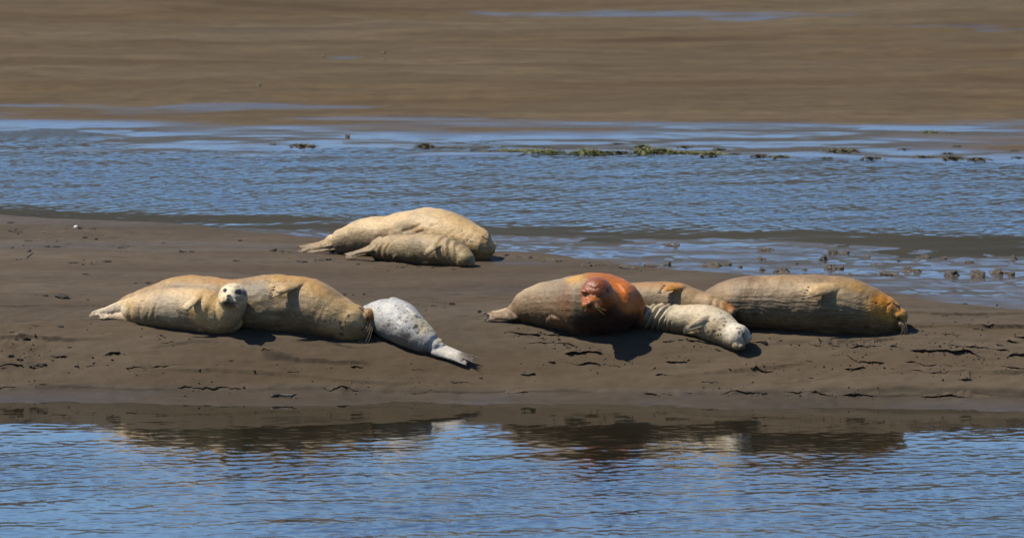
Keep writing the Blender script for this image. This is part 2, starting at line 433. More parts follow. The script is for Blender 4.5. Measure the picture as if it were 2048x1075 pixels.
# ------------------------------------------------------------------ mesh builder
class MB:
    def __init__(self): self.v = []; self.f = []
    def loft(self, C, A, D, B, Uv, n=20):
        """rings round centres C: A up, D down, B sideways half sizes, Uv the up direction per ring"""
        C = np.asarray(C, float); N = len(C)
        T = np.gradient(C, axis=0); T /= np.linalg.norm(T, axis=1)[:, None] + 1e-12
        Uv = np.broadcast_to(np.asarray(Uv, float), C.shape)
        U = Uv - T * (T * Uv).sum(1)[:, None]; U /= np.linalg.norm(U, axis=1)[:, None] + 1e-12
        S = np.cross(T, U)
        t = np.arange(n) / n * 2 * math.pi
        ct, st = np.cos(t), np.sin(t)
        o = sum(len(x) for x in self.v)
        ring = []
        for i in range(N):
            up = np.where(st > 0, A[i], D[i]) * st
            ring.append(C[i] + S[i] * (B[i] * ct)[:, None] + U[i] * up[:, None])
        self.v.append(np.concatenate(ring + [C[:1], C[-1:]]))
        for i in range(N - 1):
            for j in range(n):
                a, b = o + i * n + j, o + i * n + (j + 1) % n
                self.f.append((a, b, b + n, a + n))
        c0, c1 = o + N * n, o + N * n + 1
        for j in range(n):
            self.f.append((c0, o + (j + 1) % n, o + j))
            self.f.append((c1, o + (N - 1) * n + j, o + (N - 1) * n + (j + 1) % n))
    def tube(self, pts, rad, up=(0, 0, 1), flat=1.0, n=12):
        """rounded limb through pts; flat squeezes it along up"""
        P = np.asarray(pts, float); R = np.asarray(rad, float)
        k = np.linspace(0, 1, len(P)); kk = np.linspace(0, 1, max(10, len(P) * 5))
        Q = np.stack([np.interp(kk, k, P[:, i]) for i in range(3)], 1); r = np.interp(kk, k, R)
        for _ in range(3): Q[1:-1] = 0.25 * Q[:-2] + 0.5 * Q[1:-1] + 0.25 * Q[2:]
        d0 = Q[0] - Q[1]; d0 /= np.linalg.norm(d0) + 1e-12; d1 = Q[-1] - Q[-2]; d1 /= np.linalg.norm(d1) + 1e-12
        a = np.linspace(0.15, 1, 4)
        pre = [Q[0] + d0 * r[0] * 0.8 * math.cos(x * math.pi / 2) for x in a[:-1]]; prr = [r[0] * math.sin(x * math.pi / 2) for x in a[:-1]]
        post = [Q[-1] + d1 * r[-1] * 0.8 * math.cos(x * math.pi / 2) for x in a[:-1]][::-1]; por = [r[-1] * math.sin(x * math.pi / 2) for x in a[:-1]][::-1]
        Q = np.concatenate([pre, Q, post]); r = np.concatenate([prr, r, por])
        self.loft(Q, r * flat, r * flat, r, up, n)
    def ball(self, c, rx, ry, rz, M=None, n=18, m=12):
        c = np.asarray(c, float)
        o = sum(len(x) for x in self.v); vs = [(0, 0, 1)]
        for i in range(1, m):
            p = math.pi * i / m
            for j in range(n):
                t = 2 * math.pi * j / n
                vs.append((math.sin(p) * math.cos(t), math.sin(p) * math.sin(t), math.cos(p)))
        vs.append((0, 0, -1))
        V = np.array(vs) * (rx, ry, rz)
        if M is not None: V = V @ np.array(M).T
        self.v.append(V + c)
        for j in range(n): self.f.append((o, o + 1 + j, o + 1 + (j + 1) % n))
        for i in range(m - 2):
            for j in range(n):
                a = o + 1 + i * n + j; b = o + 1 + i * n + (j + 1) % n
                self.f.append((a, a + n, b + n, b))
        e = o + 1 + (m - 1) * n
        for j in range(n): self.f.append((e, e - n + (j + 1) % n, e - n + j))
    def verts(self): return np.concatenate(self.v)
    def mesh(self, name):
        me = bpy.data.meshes.new(name); me.from_pydata([tuple(x) for x in self.verts()], [], self.f); me.update(); return me
    def bvh(self): return BVHTree.FromPolygons([tuple(x) for x in self.verts()], self.f)

def remesh(mb, voxel, smooth=4):
    me = mb.mesh('tmp')
    ob = bpy.data.objects.new('tmp', me); COL.objects.link(ob)
    md = ob.modifiers.new('r', 'REMESH'); md.mode = 'VOXEL'; md.voxel_size = voxel; md.adaptivity = 0
    dg = bpy.context.evaluated_depsgraph_get(); dg.update()
    out = bpy.data.meshes.new_from_object(ob.evaluated_get(dg))
    bpy.data.objects.remove(ob); bpy.data.meshes.remove(me)
    n = len(out.vertices)
    co = np.empty(n * 3); out.vertices.foreach_get('co', co); co = co.reshape(-1, 3)
    ed = np.empty(len(out.edges) * 2, np.int32); out.edges.foreach_get('vertices', ed); ed = ed.reshape(-1, 2)
    cnt = np.bincount(ed.ravel(), minlength=n)[:, None]
    for lam in (0.5, 0.5, -0.42, 0.5):
        nb = np.stack([np.bincount(ed[:, 0], co[ed[:, 1], i], n) + np.bincount(ed[:, 1], co[ed[:, 0], i], n) for i in range(3)], 1) / np.maximum(cnt, 1)
        co = co + lam * (nb - co)
    return out, co

def set_co(me, co):
    me.vertices.foreach_set('co', np.asarray(co, np.float32).ravel()); me.update()
def normals(me):
    n = np.empty(len(me.vertices) * 3, np.float32); me.vertex_normals.foreach_get('vector', n); return n.reshape(-1, 3).astype(float)

# ------------------------------------------------------------------ seals
def smooth_interp(p, xs, n_pass=2):
    p = sorted(p); a = np.array(p, float)
    # monotone cubic through the given points
    x, y = a[:, 0], a[:, 1]
    h = np.diff(x); dl = np.diff(y) / h
    m = np.zeros(len(x)); m[0], m[-1] = dl[0], dl[-1]
    for i in range(1, len(x) - 1):
        if dl[i - 1] * dl[i] > 0:
            w1, w2 = 2 * h[i] + h[i - 1], h[i] + 2 * h[i - 1]
            m[i] = (w1 + w2) / (w1 / dl[i - 1] + w2 / dl[i])
    i = np.clip(np.searchsorted(x, xs) - 1, 0, len(x) - 2)
    t = np.clip((xs - x[i]) / h[i], 0, 1)
    return (y[i] * (1 + 2 * t) + m[i] * h[i] * t) * (1 - t) ** 2 + (y[i + 1] * (3 - 2 * t) - m[i + 1] * h[i] * (1 - t)) * t * t

class Seal:
    """a seal grown round a spine: stations give where its outline lies, the ground gives its distance"""
    def __init__(self, label, contact, shift=0.08):
        self.mb = MB(); self.label = label
        c = [(p[0], on_ground(*p)[1] + shift) for p in contact]
        self.cx = [q[0] for q in c]; self.cy = [q[1] for q in c]
        self.sp = []; self.claws = []; self.extra_sp = []
    def Y(self, px): return float(np.interp(px, self.cx, self.cy))
    def P(self, px, py, dY=0.0): return at_y(px, py, self.Y(px) + dY)
    def outline(self, top, bot, wr=1.08, n=56, dY=None):
        x0 = min(top[0][0], bot[0][0]); x1 = max(top[-1][0], bot[-1][0])
        u = (1 - np.cos(np.linspace(0, math.pi, n))) / 2
        xs = x0 + (x1 - x0) * (0.5 * u + 0.5 * np.linspace(0, 1, n))
        yt = smooth_interp(top, xs); yb = smooth_interp(bot, xs)
        w = np.full(n, wr) if np.isscalar(wr) else smooth_interp(wr, xs)
        dy = np.zeros(n) if dY is None else smooth_interp(dY, xs)
        C, A = [], []
        for i in range(n):
            C.append(self.P(xs[i], (yt[i] + yb[i]) / 2, dy[i])); A.append(max(0.004, (yb[i] - yt[i]) / 2 * mpp(C[-1][1])))
        C, A = np.array(C), np.array(A)
        self.mb.loft(C, A, A, A * w, (0, 0, 1), 28)
        self.sp += [(C[i], A[i], xs[i]) for i in range(n)]
    def circles(self, st, wr=1.0, n=50, flat=1.0):
        """stations (x, y, radius in photograph pixels, distance offset)"""
        st = np.array(st, float); k = np.concatenate([[0], np.cumsum(np.hypot(np.diff(st[:, 0]), np.diff(st[:, 1])) + 1e-3)])
        kk = np.linspace(0, k[-1], n)
        col = [smooth_interp(list(zip(k, st[:, i])), kk) for i in range(4)]
        C = np.array([self.P(col[0][i], col[1][i], col[3][i]) for i in range(n)])
        A = np.array([col[2][i] * mpp(C[i][1]) for i in range(n)])
        self.mb.loft(C, A * flat, A * flat, A * wr, (0, 0, 1), 28)
        self.sp += [(C[i], A[i], col[0][i]) for i in range(n)]
    def ball(self, px, py, rx, rz, ry=None, dY=0.0, rot=0.0, yaw=0.0):
        c = self.P(px, py, dY); s = mpp(c[1]); ry = rx if ry is None else ry
        M = Matrix.Rotation(yaw, 3, 'Z') @ Matrix.Rotation(rot, 3, 'Y')
        self.mb.ball(c, rx * s, ry * s, rz * s, M)
    def hit(self, px, py, bvh=None):
        b = bvh or self.mb.bvh(); d = Vector(ray(px, py)).normalized()
        loc, nor, i, dist = b.ray_cast(Vector(CAM), d)
        return (None, None) if loc is None else (np.array(loc), np.array(nor))
    def flipper(self, root, tip, w0, w1, lift0=-0.012, lift1=0.022, normal=None, thick=0.30, nd=5, fan=1.0, order=1, claws=True, curl=0.0, on=None, lens=None, bend=0.0):
        """paddle with five digits from root to tip, hugging whatever body surface is behind those points"""
        b = on or self.mb.bvh(); pts, nrm = [], []
        for u in np.linspace(0, 1, 9):
            px, py = root[0] + (tip[0] - root[0]) * u, root[1] + (tip[1] - root[1]) * u
            p, n = self.hit(px, py, b)
            if p is None: continue
            lift = lift0 + (lift1 - lift0) * min(1, u * 1.5)
            vd = ray(px, py); vd = vd / np.linalg.norm(vd)
            pts.append(p - vd * lift / max(0.65, -float(n @ vd))); nrm.append(n)
        pts, nrm = np.array(pts), np.array(nrm)
        for _ in range(2):
            pts[1:-1] = (pts[:-2] + 2 * pts[1:-1] + pts[2:]) / 4; nrm[1:-1] = (nrm[:-2] + 2 * nrm[1:-1] + nrm[2:]) / 4
        nrm = nrm * 0.6 + nrm.mean(0) * 0.4
        s = mpp(pts[0][1])
        self.paddle_path(pts, nrm, w0 * s, w1 * s, thick, nd, fan, order, claws, curl, lens, bend)
    def paddle(self, r, t, w0, w1, N, thick=0.3, nd=5, fan=1.0, order=1, claws=True, curl=0.0, lens=None, bend=0.0):
        u = np.linspace(0, 1, 9)[:, None]
        pts = np.array(r, float) * (1 - u) + np.array(t, float) * u
        self.paddle_path(pts, np.tile(np.array(N, float), (9, 1)), w0, w1, thick, nd, fan, order, claws, curl, lens, bend)
    def paddle_path(self, pts, nrm, w0, w1, thick, nd, fan, order, claws, curl, lens, bend):
        k = np.linspace(0, 1, len(pts)); T = np.gradient(pts, axis=0); T /= np.linalg.norm(T, axis=1)[:, None]
        N = nrm - T * (T * nrm).sum(1)[:, None]; N /= np.linalg.norm(N, axis=1)[:, None]; W = np.cross(N, T)
        L = np.linalg.norm(pts[-1] - pts[0])
        def at(A, u): return np.array([np.interp(u, k, A[:, i]) for i in range(3)])
        def q(u, v, lift=0.0): return at(pts, u) + at(W, u) * (v + bend * L * u * (1 - u) * 4) + at(N, u) * (curl * 4 * u * (1 - u) + lift)
        nm = N.mean(0)
        self.mb.tube([q(0, 0), q(0.15, 0), q(0.3, 0), q(0.45, 0), q(0.58, 0), q(0.70, 0)], [w0, w0 * .85 + w1 * .15, w0 * 0.5 + w1 * 0.5, w0 * .2 + w1 * .8, w1 * 0.97, w1 * 0.82], nm, thick)
        lens = lens or [1.0, 0.98, 0.93, 0.87, 0.80]
        for j in range(nd):
            f = (j / (nd - 1) * 2 - 1) * order
            l = lens[j]; rr = w1 / nd * 0.98
            a, b2, c = q(0.45, f * w1 * 0.62), q(0.72 * l, f * w1 * 0.80), q(l, f * w1 * 0.84 * fan)
            self.mb.tube([a, b2, c], [rr, rr, rr * 0.62], nm, max(thick * 1.9, 0.6))
            if claws:
                d = c - b2; d /= np.linalg.norm(d); self.claws.append((c - d * rr * 0.1 + nm * rr * 0.35, d * 0.95 - nm * 0.1, max(0.0050, rr * 0.48)))
    def build(self, voxel, colour, folds=(), wrinkle=0.0, lump=0.006, patches=(), spots=None, wetspots=(), grooves=(), smooth=4, dents=(), tint=(1.01, 0.965, 0.915), mottle=0.20, smear=0.35):
        me, co = remesh(self.mb, voxel, smooth)
        C = np.array([s[0] for s in self.sp]); A = np.array([s[1] for s in self.sp]); SX = np.array([s[2] for s in self.sp])
        arc = np.concatenate([[0], np.cumsum(np.linalg.norm(np.diff(C, axis=0), axis=1))])
        idx = np.empty(len(co), int); dist = np.empty(len(co))
        for a in range(0, len(co), 20000):
            D = np.linalg.norm(co[a:a + 20000, None] - C[None], axis=2)
            idx[a:a + 20000] = np.argmin(D / (A[None] + 0.05), axis=1)
        T = np.gradient(C, axis=0); T /= np.linalg.norm(T, axis=1)[:, None] + 1e-9
        dv = co - C[idx]; along = (dv * T[idx]).sum(1)
        s = arc[idx] + along; sx = np.interp(s, arc, SX) if np.all(np.diff(arc) > 0) else SX[idx]
        v = dv[:, 2] / (A[idx] + 1e-6)
        S = np.cross(T[idx], (0, 0, 1)); side = (dv * S).sum(1) / (A[idx] + 1e-6)
        th = np.arctan2(v, side); rad = np.linalg.norm(dv, axis=1)
        onbody = sstep(1.35, 1.12, rad / (A[idx] * 1.05 + 1e-6))
        set_co(me, co); nr = normals(me)
        x, y, z = co.T
        disp = lump * fbm(x * 7, y * 7, z * 7, seed=len(self.label), octaves=3)
        disp += 0.0012 * fbm(x * 30, y * 30, z * 30, seed=5, octaves=2)
        for f in folds:
            px, w, dep = f[:3]; sl = f[3] if len(f) > 3 else 0.0
            lo, hi = (f[4], f[5]) if len(f) > 5 else (-1.2, 1.2)
            fx = px + sl * v * 10 + 2.0 * vnoise(th * 2.2, v * 0 + px, seed=3)
            g = np.exp(-((sx - fx) / w) ** 2) - 0.45 * np.exp(-((sx - fx - w * 1.9) / (w * 1.2)) ** 2) - 0.45 * np.exp(-((sx - fx + w * 1.9) / (w * 1.2)) ** 2)
            disp -= onbody * dep * g * sstep(lo - 0.15, lo + 0.15, v) * sstep(hi + 0.15, hi - 0.15, v)
        if wrinkle:
            wv = fbm(s * 9.0, v * 26 + 1.6 * fbm(s * 4, v * 3, seed=9, octaves=3), seed=77, octaves=3)
            disp += onbody * wrinkle * wv * sstep(0.75, 0.1, v)
        bvh0 = BVHTree.FromPolygons([tuple(q) for q in co], [tuple(p.vertices) for p in me.polygons])
        def blob(px, py, rx, ry):
            p, n_ = self.hit(px, py, bvh0)
            if p is None: return None
            m = mpp(p[1]); d = co - p
            return np.sqrt((d[:, 0] / (rx * m)) ** 2 + (d[:, 2] / (ry * m)) ** 2 + (d[:, 1] / (max(rx, ry) * m * 1.6)) ** 2)
        for px, py, rx, ry, dep in dents:
            q = blob(px, py, rx, ry)
            if q is not None: disp -= dep * np.exp(-q ** 2)
        gcol = np.zeros(len(co))
        for pts, w, dep, dark in grooves:
            P = [self.hit(*p, bvh0)[0] for p in pts]; P = [p for p in P if p is not None]
            if len(P) < 2: continue
            dmin = np.full(len(co), 9.0)
            for a, b in zip(P[:-1], P[1:]):
                ab = b - a; t = np.clip(((co - a) @ ab) / (ab @ ab), 0, 1)
                dmin = np.minimum(dmin, np.linalg.norm(co - a - t[:, None] * ab, axis=1))
            wm = w * mpp(60); g = np.exp(-(dmin / wm) ** 2)
            disp -= dep * g; gcol = np.maximum(gcol, dark * np.exp(-(dmin / (wm * 0.8)) ** 2))
        co2 = co + nr * disp[:, None]
        set_co(me, co2)
        self.me = me
        rgb = colour(sx, v, th, co, nr)
        n1 = fbm(x * 9, y * 9, z * 9, seed=31, octaves=3)
        n2 = fbm(x * 5.5 + 3, y * 5.5, z * 8, seed=35, octaves=4)
        rgb = rgb * (1 + mottle * np.clip(n2, -1, 1) * np.where(n2 < 0, 1.0, 0.6))[:, None]
        sm = (smear * sstep(-0.30, -0.72, v + 0.38 * n1 + 0.2 * n2) * onbody)[:, None]  # blends a darker brown into the lower flank with a noisy edge
        rgb = rgb * (1 - sm) + np.array((.19, .135, .085)) * sm
        for p in patches:
            px, py, rx, ry, c, k = p[:6]
            q = blob(px, py, rx, ry)
            if q is None: continue
            soft = p[6] if len(p) > 6 else 0.5
            m = (k * sstep(1.0 + soft, 1.0 - soft, q + 0.28 * n1))[:, None]
            rgb = rgb * (1 - m) + np.array(c) * m
        if spots:
            dens, size, c, k, mask = spots
            f1 = np.full(len(co), 9.0)
            gx, gy, gz = x / size, y / size, z / size
            ix, iy, iz = np.floor(gx), np.floor(gy), np.floor(gz)
            for a in (-1, 0, 1):
                for b in (-1, 0, 1):
                    for cc in (-1, 0, 1):
                        jx, jy, jz = ix + a, iy + b, iz + cc
                        ox = jx + 0.5 + 0.45 * _hash(jx, jy, jz, 1); oy = jy + 0.5 + 0.45 * _hash(jx, jy, jz, 2); oz = jz + 0.5 + 0.45 * _hash(jx, jy, jz, 3)
                        r = 0.25 + 0.13 * _hash(jx, jy, jz, 4); keep = _hash(jx, jy, jz, 5) < dens * 2 - 1
                        el = 1.0 + 0.5 * _hash(jx, jy, jz, 6)
                        dd = np.sqrt(((gx - ox) / el) ** 2 + (gy - oy) ** 2 + (gz - oz) ** 2) / np.maximum(r, 0.03)
                        f1 = np.minimum(f1, np.where(keep, dd, 9))
            m = (k * sstep(1.15, 0.6, f1 + 0.5 * n1) * mask(sx, v))[:, None]
            rgb = rgb * (1 - m) + np.array(c) * m
        m = np.clip(gcol, 0, 1)[:, None]; rgb = rgb * (1 - m) + np.array((0.03, 0.02, 0.015)) * m
        cattr(me, 'coat', np.clip(0.60 * np.array(tint) * np.clip(rgb, 0.002, 1) ** 1.5, 0.002, 0.6))
        vattr(me, 'fur', np.stack([s, th * np.maximum(A[idx], 0.05), rad], 1))
        w = np.zeros(len(co))
        for px, py, rx, ry, k in wetspots:
            q = blob(px, py, rx, ry)
            if q is not None: w = np.maximum(w, k * sstep(1.3, 0.7, q))
        fattr(me, 'wet', w)
        me.materials.clear(); me.materials.append(M_COAT); me.shade_smooth()
        base = co2[:, :2].mean(0); bz = float(h_base(base[0], base[1]))
        self.root = bpy.data.objects.new('harbor_seal', None); COL.objects.link(self.root)
        self.root.location = (base[0], base[1], bz); self.root.empty_display_size = 0.2
        self.root['label'] = self.label; self.root['category'] = 'seal'; self.root['group'] = 'seals hauled out on the mud bank'
        self.off = np.array([base[0], base[1], bz])
        set_co(me, co2 - self.off)
        self.fin = BVHTree.FromPolygons([tuple(q) for q in co2], [tuple(p.vertices) for p in me.polygons])
        me.name = 'seal_body'
        link('body', me, None, self.root)
        for p, d, r in self.claws:
            o = link('claw', CLAW, None, self.root)
            o.location = p - self.off; o.scale = (r, r, r * 5.0)
            o.rotation_euler = Vector(d).to_track_quat('Z', 'Y').to_euler()
        return self
    def put(self, name, px, py, r, mat, squash=(1, 1, 1), sink=0.4, n=None):
        p, nr = self.hit(px, py, self.fin)
        if p is None: return
        m = MB(); m.ball((0, 0, 0), r * squash[0], r * squash[1], r * squash[2], None, 14, 10)
        me = m.mesh(name); me.shade_smooth(); o = link(name, me, mat, self.root)
        o.location = p - nr * r * sink * squash[2] - self.off
        o.rotation_euler = Vector(nr).to_track_quat('Z', 'Y').to_euler()
        return o
    def whiskers(self, specs, rad=0.0011):
        """each: root pixel, middle pixel, tip pixel"""
        for (a, b, c, dy) in specs:
            p, nr = self.hit(*a, self.fin)
            if p is None: p = self.P(*a)
            q = at_y(*b, p[1] - dy * 0.5); t = at_y(*c, p[1] - dy)
            m = MB(); k = np.linspace(0, 1, 7)[:, None]
            pts = (1 - k) ** 2 * p + 2 * k * (1 - k) * q + k ** 2 * t
            m.loft(pts - self.off, np.linspace(rad, rad * 0.35, 7), np.linspace(rad, rad * 0.35, 7), np.linspace(rad, rad * 0.35, 7), (0.1, 1, 0.2), 5)
            link('whisker', m.mesh('whisker'), M_WHISK, self.root)

_c = MB(); _c.loft([(0, 0, -0.5), (0, 0, 0), (0, 0.06, 0.5), (0, 0.2, 0.95)], [0.9, 1, 0.6, 0.1], [0.9, 1, 0.6, 0.1], [0.9, 1, 0.6, 0.1], (0, 1, 0.01), 8)
CLAW = _c.mesh('claw'); CLAW.materials.append(M_CLAW); CLAW.shade_smooth()

def mixc(a, b, t): t = np.asarray(t)[:, None]; return np.array(a) * (1 - t) + np.array(b) * t
def seg(x, a, b): return sstep(a, b, x)

# 1. pale yearling at the front left, head raised towards the lens
q = Seal('small cream seal with raised head, facing the viewer before the big tan seal', [(250, 640), (300, 651), (350, 658), (440, 669)])
q.outline([(243, 610), (262, 598), (278, 589), (310, 581), (340, 576), (370, 574), (400, 575), (420, 580), (445, 598), (468, 616), (486, 640)],
          [(243, 634), (262, 645), (278, 650), (310, 655), (350, 660), (390, 665), (420, 669), (445, 671), (468, 668), (486, 650)], 1.05)
q.circles([(446, 640, 25, -.02), (455, 630, 27.5, -.07), (463, 612, 29, -.11), (467, 598, 29, -.13)], 1.0, 24)
q.ball(466, 596, 30, 30, 31, -.15)
q.ball(457, 600, 20, 15.5, 20, -.235, 0.15)
q.ball(450, 603, 9.5, 8.5, 11, -.285); q.ball(464, 605, 11, 9, 11, -.28)
q.ball(457, 593, 6, 7, 12, -.285); q.ball(458, 610, 9, 6, 10, -.27)
b_ = q.mb.bvh()
q.flipper((401, 588), (360, 626), 9, 10, -.010, .048, None, .38, fan=1.0, order=-1, on=b_, curl=.0)
q.flipper((420, 660), (391, 661), 9, 7, -.02, .0, None, .35, order=1, on=b_, curl=.0, claws=False)
r1 = q.P(262, 607, -.02)
q.paddle(r1, q.P(171, 630, -.04), .052, .026, (0.05, -.85, .5), .36, fan=.8, order=-1, lens=[1, .97, .93, .9, .86], claws=False, curl=.0)
q.paddle(q.P(262, 632, -.06), q.P(192, 633, -.07), .046, .022, (0.0, -.8, .6), .36, fan=.9, lens=[1, .93, .9, .93, 1], claws=False, curl=.0)
def col_a(sx, v, th, co, nr):
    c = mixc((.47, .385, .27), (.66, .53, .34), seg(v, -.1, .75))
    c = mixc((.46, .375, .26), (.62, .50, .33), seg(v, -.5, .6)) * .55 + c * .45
    c = c * (1 - seg(sx, 385, 420)[:, None]) + np.array((.64, .49, .28)) * seg(sx, 385, 420)[:, None]
    return c
q.build(.0052, col_a, smear=.4, mottle=.15, lump=0.0030, smooth=4,
  folds=[(282, 5, .006, 1), (300, 3, .003, 1), (316, 3, .003, 1), (330, 3, .003, 1), (430, 5, .004)],
  patches=[(330, 612, 34, 26, (.45, .38, .285), .7), (345, 650, 60, 14, (.40, .33, .225), .6), (336, 618, 18, 22, (.60, .53, .41), .55),
           (408, 610, 26, 30, (.68, .52, .28), .7), (425, 640, 18, 22, (.55, .45, .29), .6), (256, 620, 12, 24, (.66, .50, .25), .6),
           (466, 582, 34, 26, (.80, .73, .58), .95), (470, 620, 22, 20, (.60, .52, .38), .8), (443, 610, 12, 26, (.74, .62, .42), .8), (462, 645, 24, 16, (.56, .48, .33), .7),
           (457, 607, 15, 8.5, (.22, .165, .10), .85), (478, 584, 8.5, 4.6, (.07, .055, .04), .95, .35), (489, 586, 4, 5, (.14, .12, .10), .85), (449.5, 580, 4.2, 3.8, (.07, .055, .04), .9, .35), (474, 573, 5, 2.2, (.50, .44, .35), .6), (459, 571.5, 3, 2, (.52, .46, .37), .6), (457, 616, 13, 4, (.66, .57, .42), .6),
           (478, 596, 14, 7, (.42, .34, .21), .6), (447, 598, 4, 7, (.36, .29, .18), .6),
           (379, 607, 17, 17, (.74, .63, .45), .7), (225, 616, 34, 10, (.74, .64, .50), .9), (200, 626, 30, 8, (.72, .63, .50), .8)],
  dents=[(449.5, 580.5, 5, 4.5, .006), (478, 584, 6, 5, .006), (457, 594, 2.2, 2.2, .004)],
  grooves=[([(456, 593), (456, 600)], 1.3, .004, .6), ([(447, 606), (452, 604.5), (457, 607), (464, 608), (470, 606)], 1.6, .005, .95)])
q.put('eye', 449.6, 580.4, .0125, M_EYE, (1, .9, .7)); q.put('eye', 477.5, 584.2, .0145, M_EYE, (1.05, .85, .7))
q.put('nose', 456.3, 590, .0125, M_NOSE, (1.1, .7, .5), .5)
q.whiskers([((450, 604), (442, 608), (436, 614), .05), ((466, 606), (475, 611), (482, 618), .05)], .0005)

# 2. big tan seal lying on its side behind it
q = Seal('big tan seal lying on its side behind the cream one, long whiskers hanging down', [(214, 614), (262, 620), (360, 636), (440, 648), (500, 657), (602, 665), (651, 676), (700, 683), (750, 684)], .10)
q.outline([(212, 616), (236, 604), (262, 587), (290, 576), (320, 564), (350, 554), (380, 550), (410, 551.5), (430, 555), (470, 558), (510, 553), (550, 549), (575, 549), (602, 552), (626, 560), (651, 575), (675, 591), (700, 603), (722, 612), (739, 625), (746, 641)],
          [(212, 624), (236, 622), (262, 624), (300, 630), (360, 639), (440, 651), (500, 659), (602, 668), (651, 679), (700, 686), (720, 683), (738, 670), (746, 648)], [(212, .9), (300, 1.0), (600, 1.1), (690, 1.0), (746, .95)])
q.ball(737, 632, 15, 16, 22, -.02, -.5); q.ball(730, 655, 12, 13, 18, -.05, -.3)
b_ = q.mb.bvh()
q.flipper((608, 563), (539, 586), 9.5, 13, -.008, .052, None, .36, order=1, on=b_, curl=.0)
q.flipper((592, 656), (517, 658), 14, 7, -.02, -.004, (0, -.5, .85), .35, order=1, on=b_, curl=.0, claws=False)
q.flipper((300, 600), (262, 594), 10, 9, -.01, .014, (-.3, -.6, .7), .3, on=b_, claws=False)
def col_b(sx, v, th, co, nr):
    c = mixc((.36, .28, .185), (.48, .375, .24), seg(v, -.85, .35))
    c = c * (1 - seg(v, .55, .95)[:, None] * .8) + np.array((.53, .37, .155)) * seg(v, .55, .95)[:, None] * .8
    k = seg(sx, 640, 700)[:, None] * .7
    return c * (1 - k) + np.array((.53, .40, .22)) * k
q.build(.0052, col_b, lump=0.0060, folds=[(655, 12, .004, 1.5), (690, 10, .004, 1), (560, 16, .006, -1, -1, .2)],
  patches=[(505, 590, 38, 34, (.37, .315, .23), .8), (510, 580, 24, 16, (.30, .27, .21), .6), (575, 615, 30, 34, (.33, .265, .175), .7), (600, 640, 40, 18, (.34, .27, .175), .6), (520, 632, 34, 16, (.44, .36, .25), .7),
           (600, 556, 46, 9, (.54, .36, .13), .8), (625, 578, 26, 16, (.56, .40, .19), .7), (680, 616, 34, 22, (.56, .44, .25), .6), (370, 556, 44, 6, (.50, .34, .13), .7), (440, 562, 30, 6, (.52, .33, .14), .6), (375, 575, 60, 5, (.30, .25, .17), .6),
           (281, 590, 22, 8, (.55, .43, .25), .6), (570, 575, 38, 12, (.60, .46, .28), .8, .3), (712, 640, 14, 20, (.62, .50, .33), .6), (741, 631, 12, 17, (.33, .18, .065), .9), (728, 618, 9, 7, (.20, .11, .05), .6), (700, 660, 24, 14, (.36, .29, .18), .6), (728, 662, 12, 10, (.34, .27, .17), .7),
           (680, 646, 3.5, 5, (.08, .065, .05), .8), (684, 655, 3, 3, (.08, .065, .05), .8), (697, 631, 2.5, 3, (.06, .05, .04), .85), (690, 643, 2, 2.5, (.1, .08, .06), .7), (660, 640, 2.5, 2, (.1, .08, .06), .7), (650, 641, 2, 2, (.1, .08, .06), .7), (683, 667, 5, 3, (.1, .08, .06), .7)],
  grooves=[([(721, 617), (727, 622), (733, 630), (736, 638), (734, 647), (729, 654), (724, 661)], 1.5, .008, .92), ([(541, 566), (560, 564), (585, 562)], 2, .004, .2), ([(500, 640), (530, 628), (560, 632)], 5, .006, .0)],
  dents=[(560, 600, 26, 10, .010), (520, 612, 22, 8, .006)])
q.whiskers([((741, 640), (740, 662), (717, 685), .06), ((743, 641), (744, 664), (722, 688), .07), ((744, 643), (745, 666), (728, 688), .06), ((742, 644), (738, 664), (715, 676), .05), ((745, 640), (744, 658), (731, 683), .07), ((740, 645), (736, 660), (718, 680), .04), ((746, 638), (748, 660), (735, 687), .07), ((738, 646), (733, 662), (720, 672), .04),
            ((733, 610), (727, 604), (709, 586), .0), ((735, 612), (730, 603), (716, 595), .0), ((727, 614), (720, 604), (700, 598), .0)], .0012)

# 3. white spotted pup, tail towards the lens
q = Seal('white pup with small dark spots, seen from behind with its tail flippers towards the viewer', [(735, 655), (760, 665), (791, 683), (820, 697), (851, 707), (874, 712), (950, 728)], .06)
q.circles([(734, 622, 13, .12), (744, 623, 18, .08), (757, 630, 31, .02), (775, 635, 39, 0), (793, 641, 42, 0), (820, 660, 36.5, 0), (850, 680, 27, 0), (868, 691, 19.5, 0), (884, 700, 14, 0)], 1.05, 44)
q.ball(798, 606, 22, 8, 26, .10, .5)
q.paddle(q.P(872, 693, 0), q.P(957, 720, -.10), .056, .040, (.25, -.45, .85), .42, fan=1.3, claws=False, lens=[1, .95, .9, .9, .92], curl=.0)
q.paddle(q.P(874, 702, -.05), q.P(942, 727, -.12), .050, .034, (.1, -.6, .75), .45, fan=1.0, lens=[.95, .92, .9, .95, 1.0], curl=.0, claws=False)
q.flipper((815, 612), (838, 634), 9, 7, -.01, .01, (.7, -.3, .6), .35, claws=False)
def col_c(sx, v, th, co, nr):
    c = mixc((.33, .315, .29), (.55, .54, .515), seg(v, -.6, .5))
    k = seg(v, .45, .95)[:, None] * seg(sx, 810, 840)[:, None] * .7
    return c * (1 - k) + np.array((.55, .45, .25)) * k
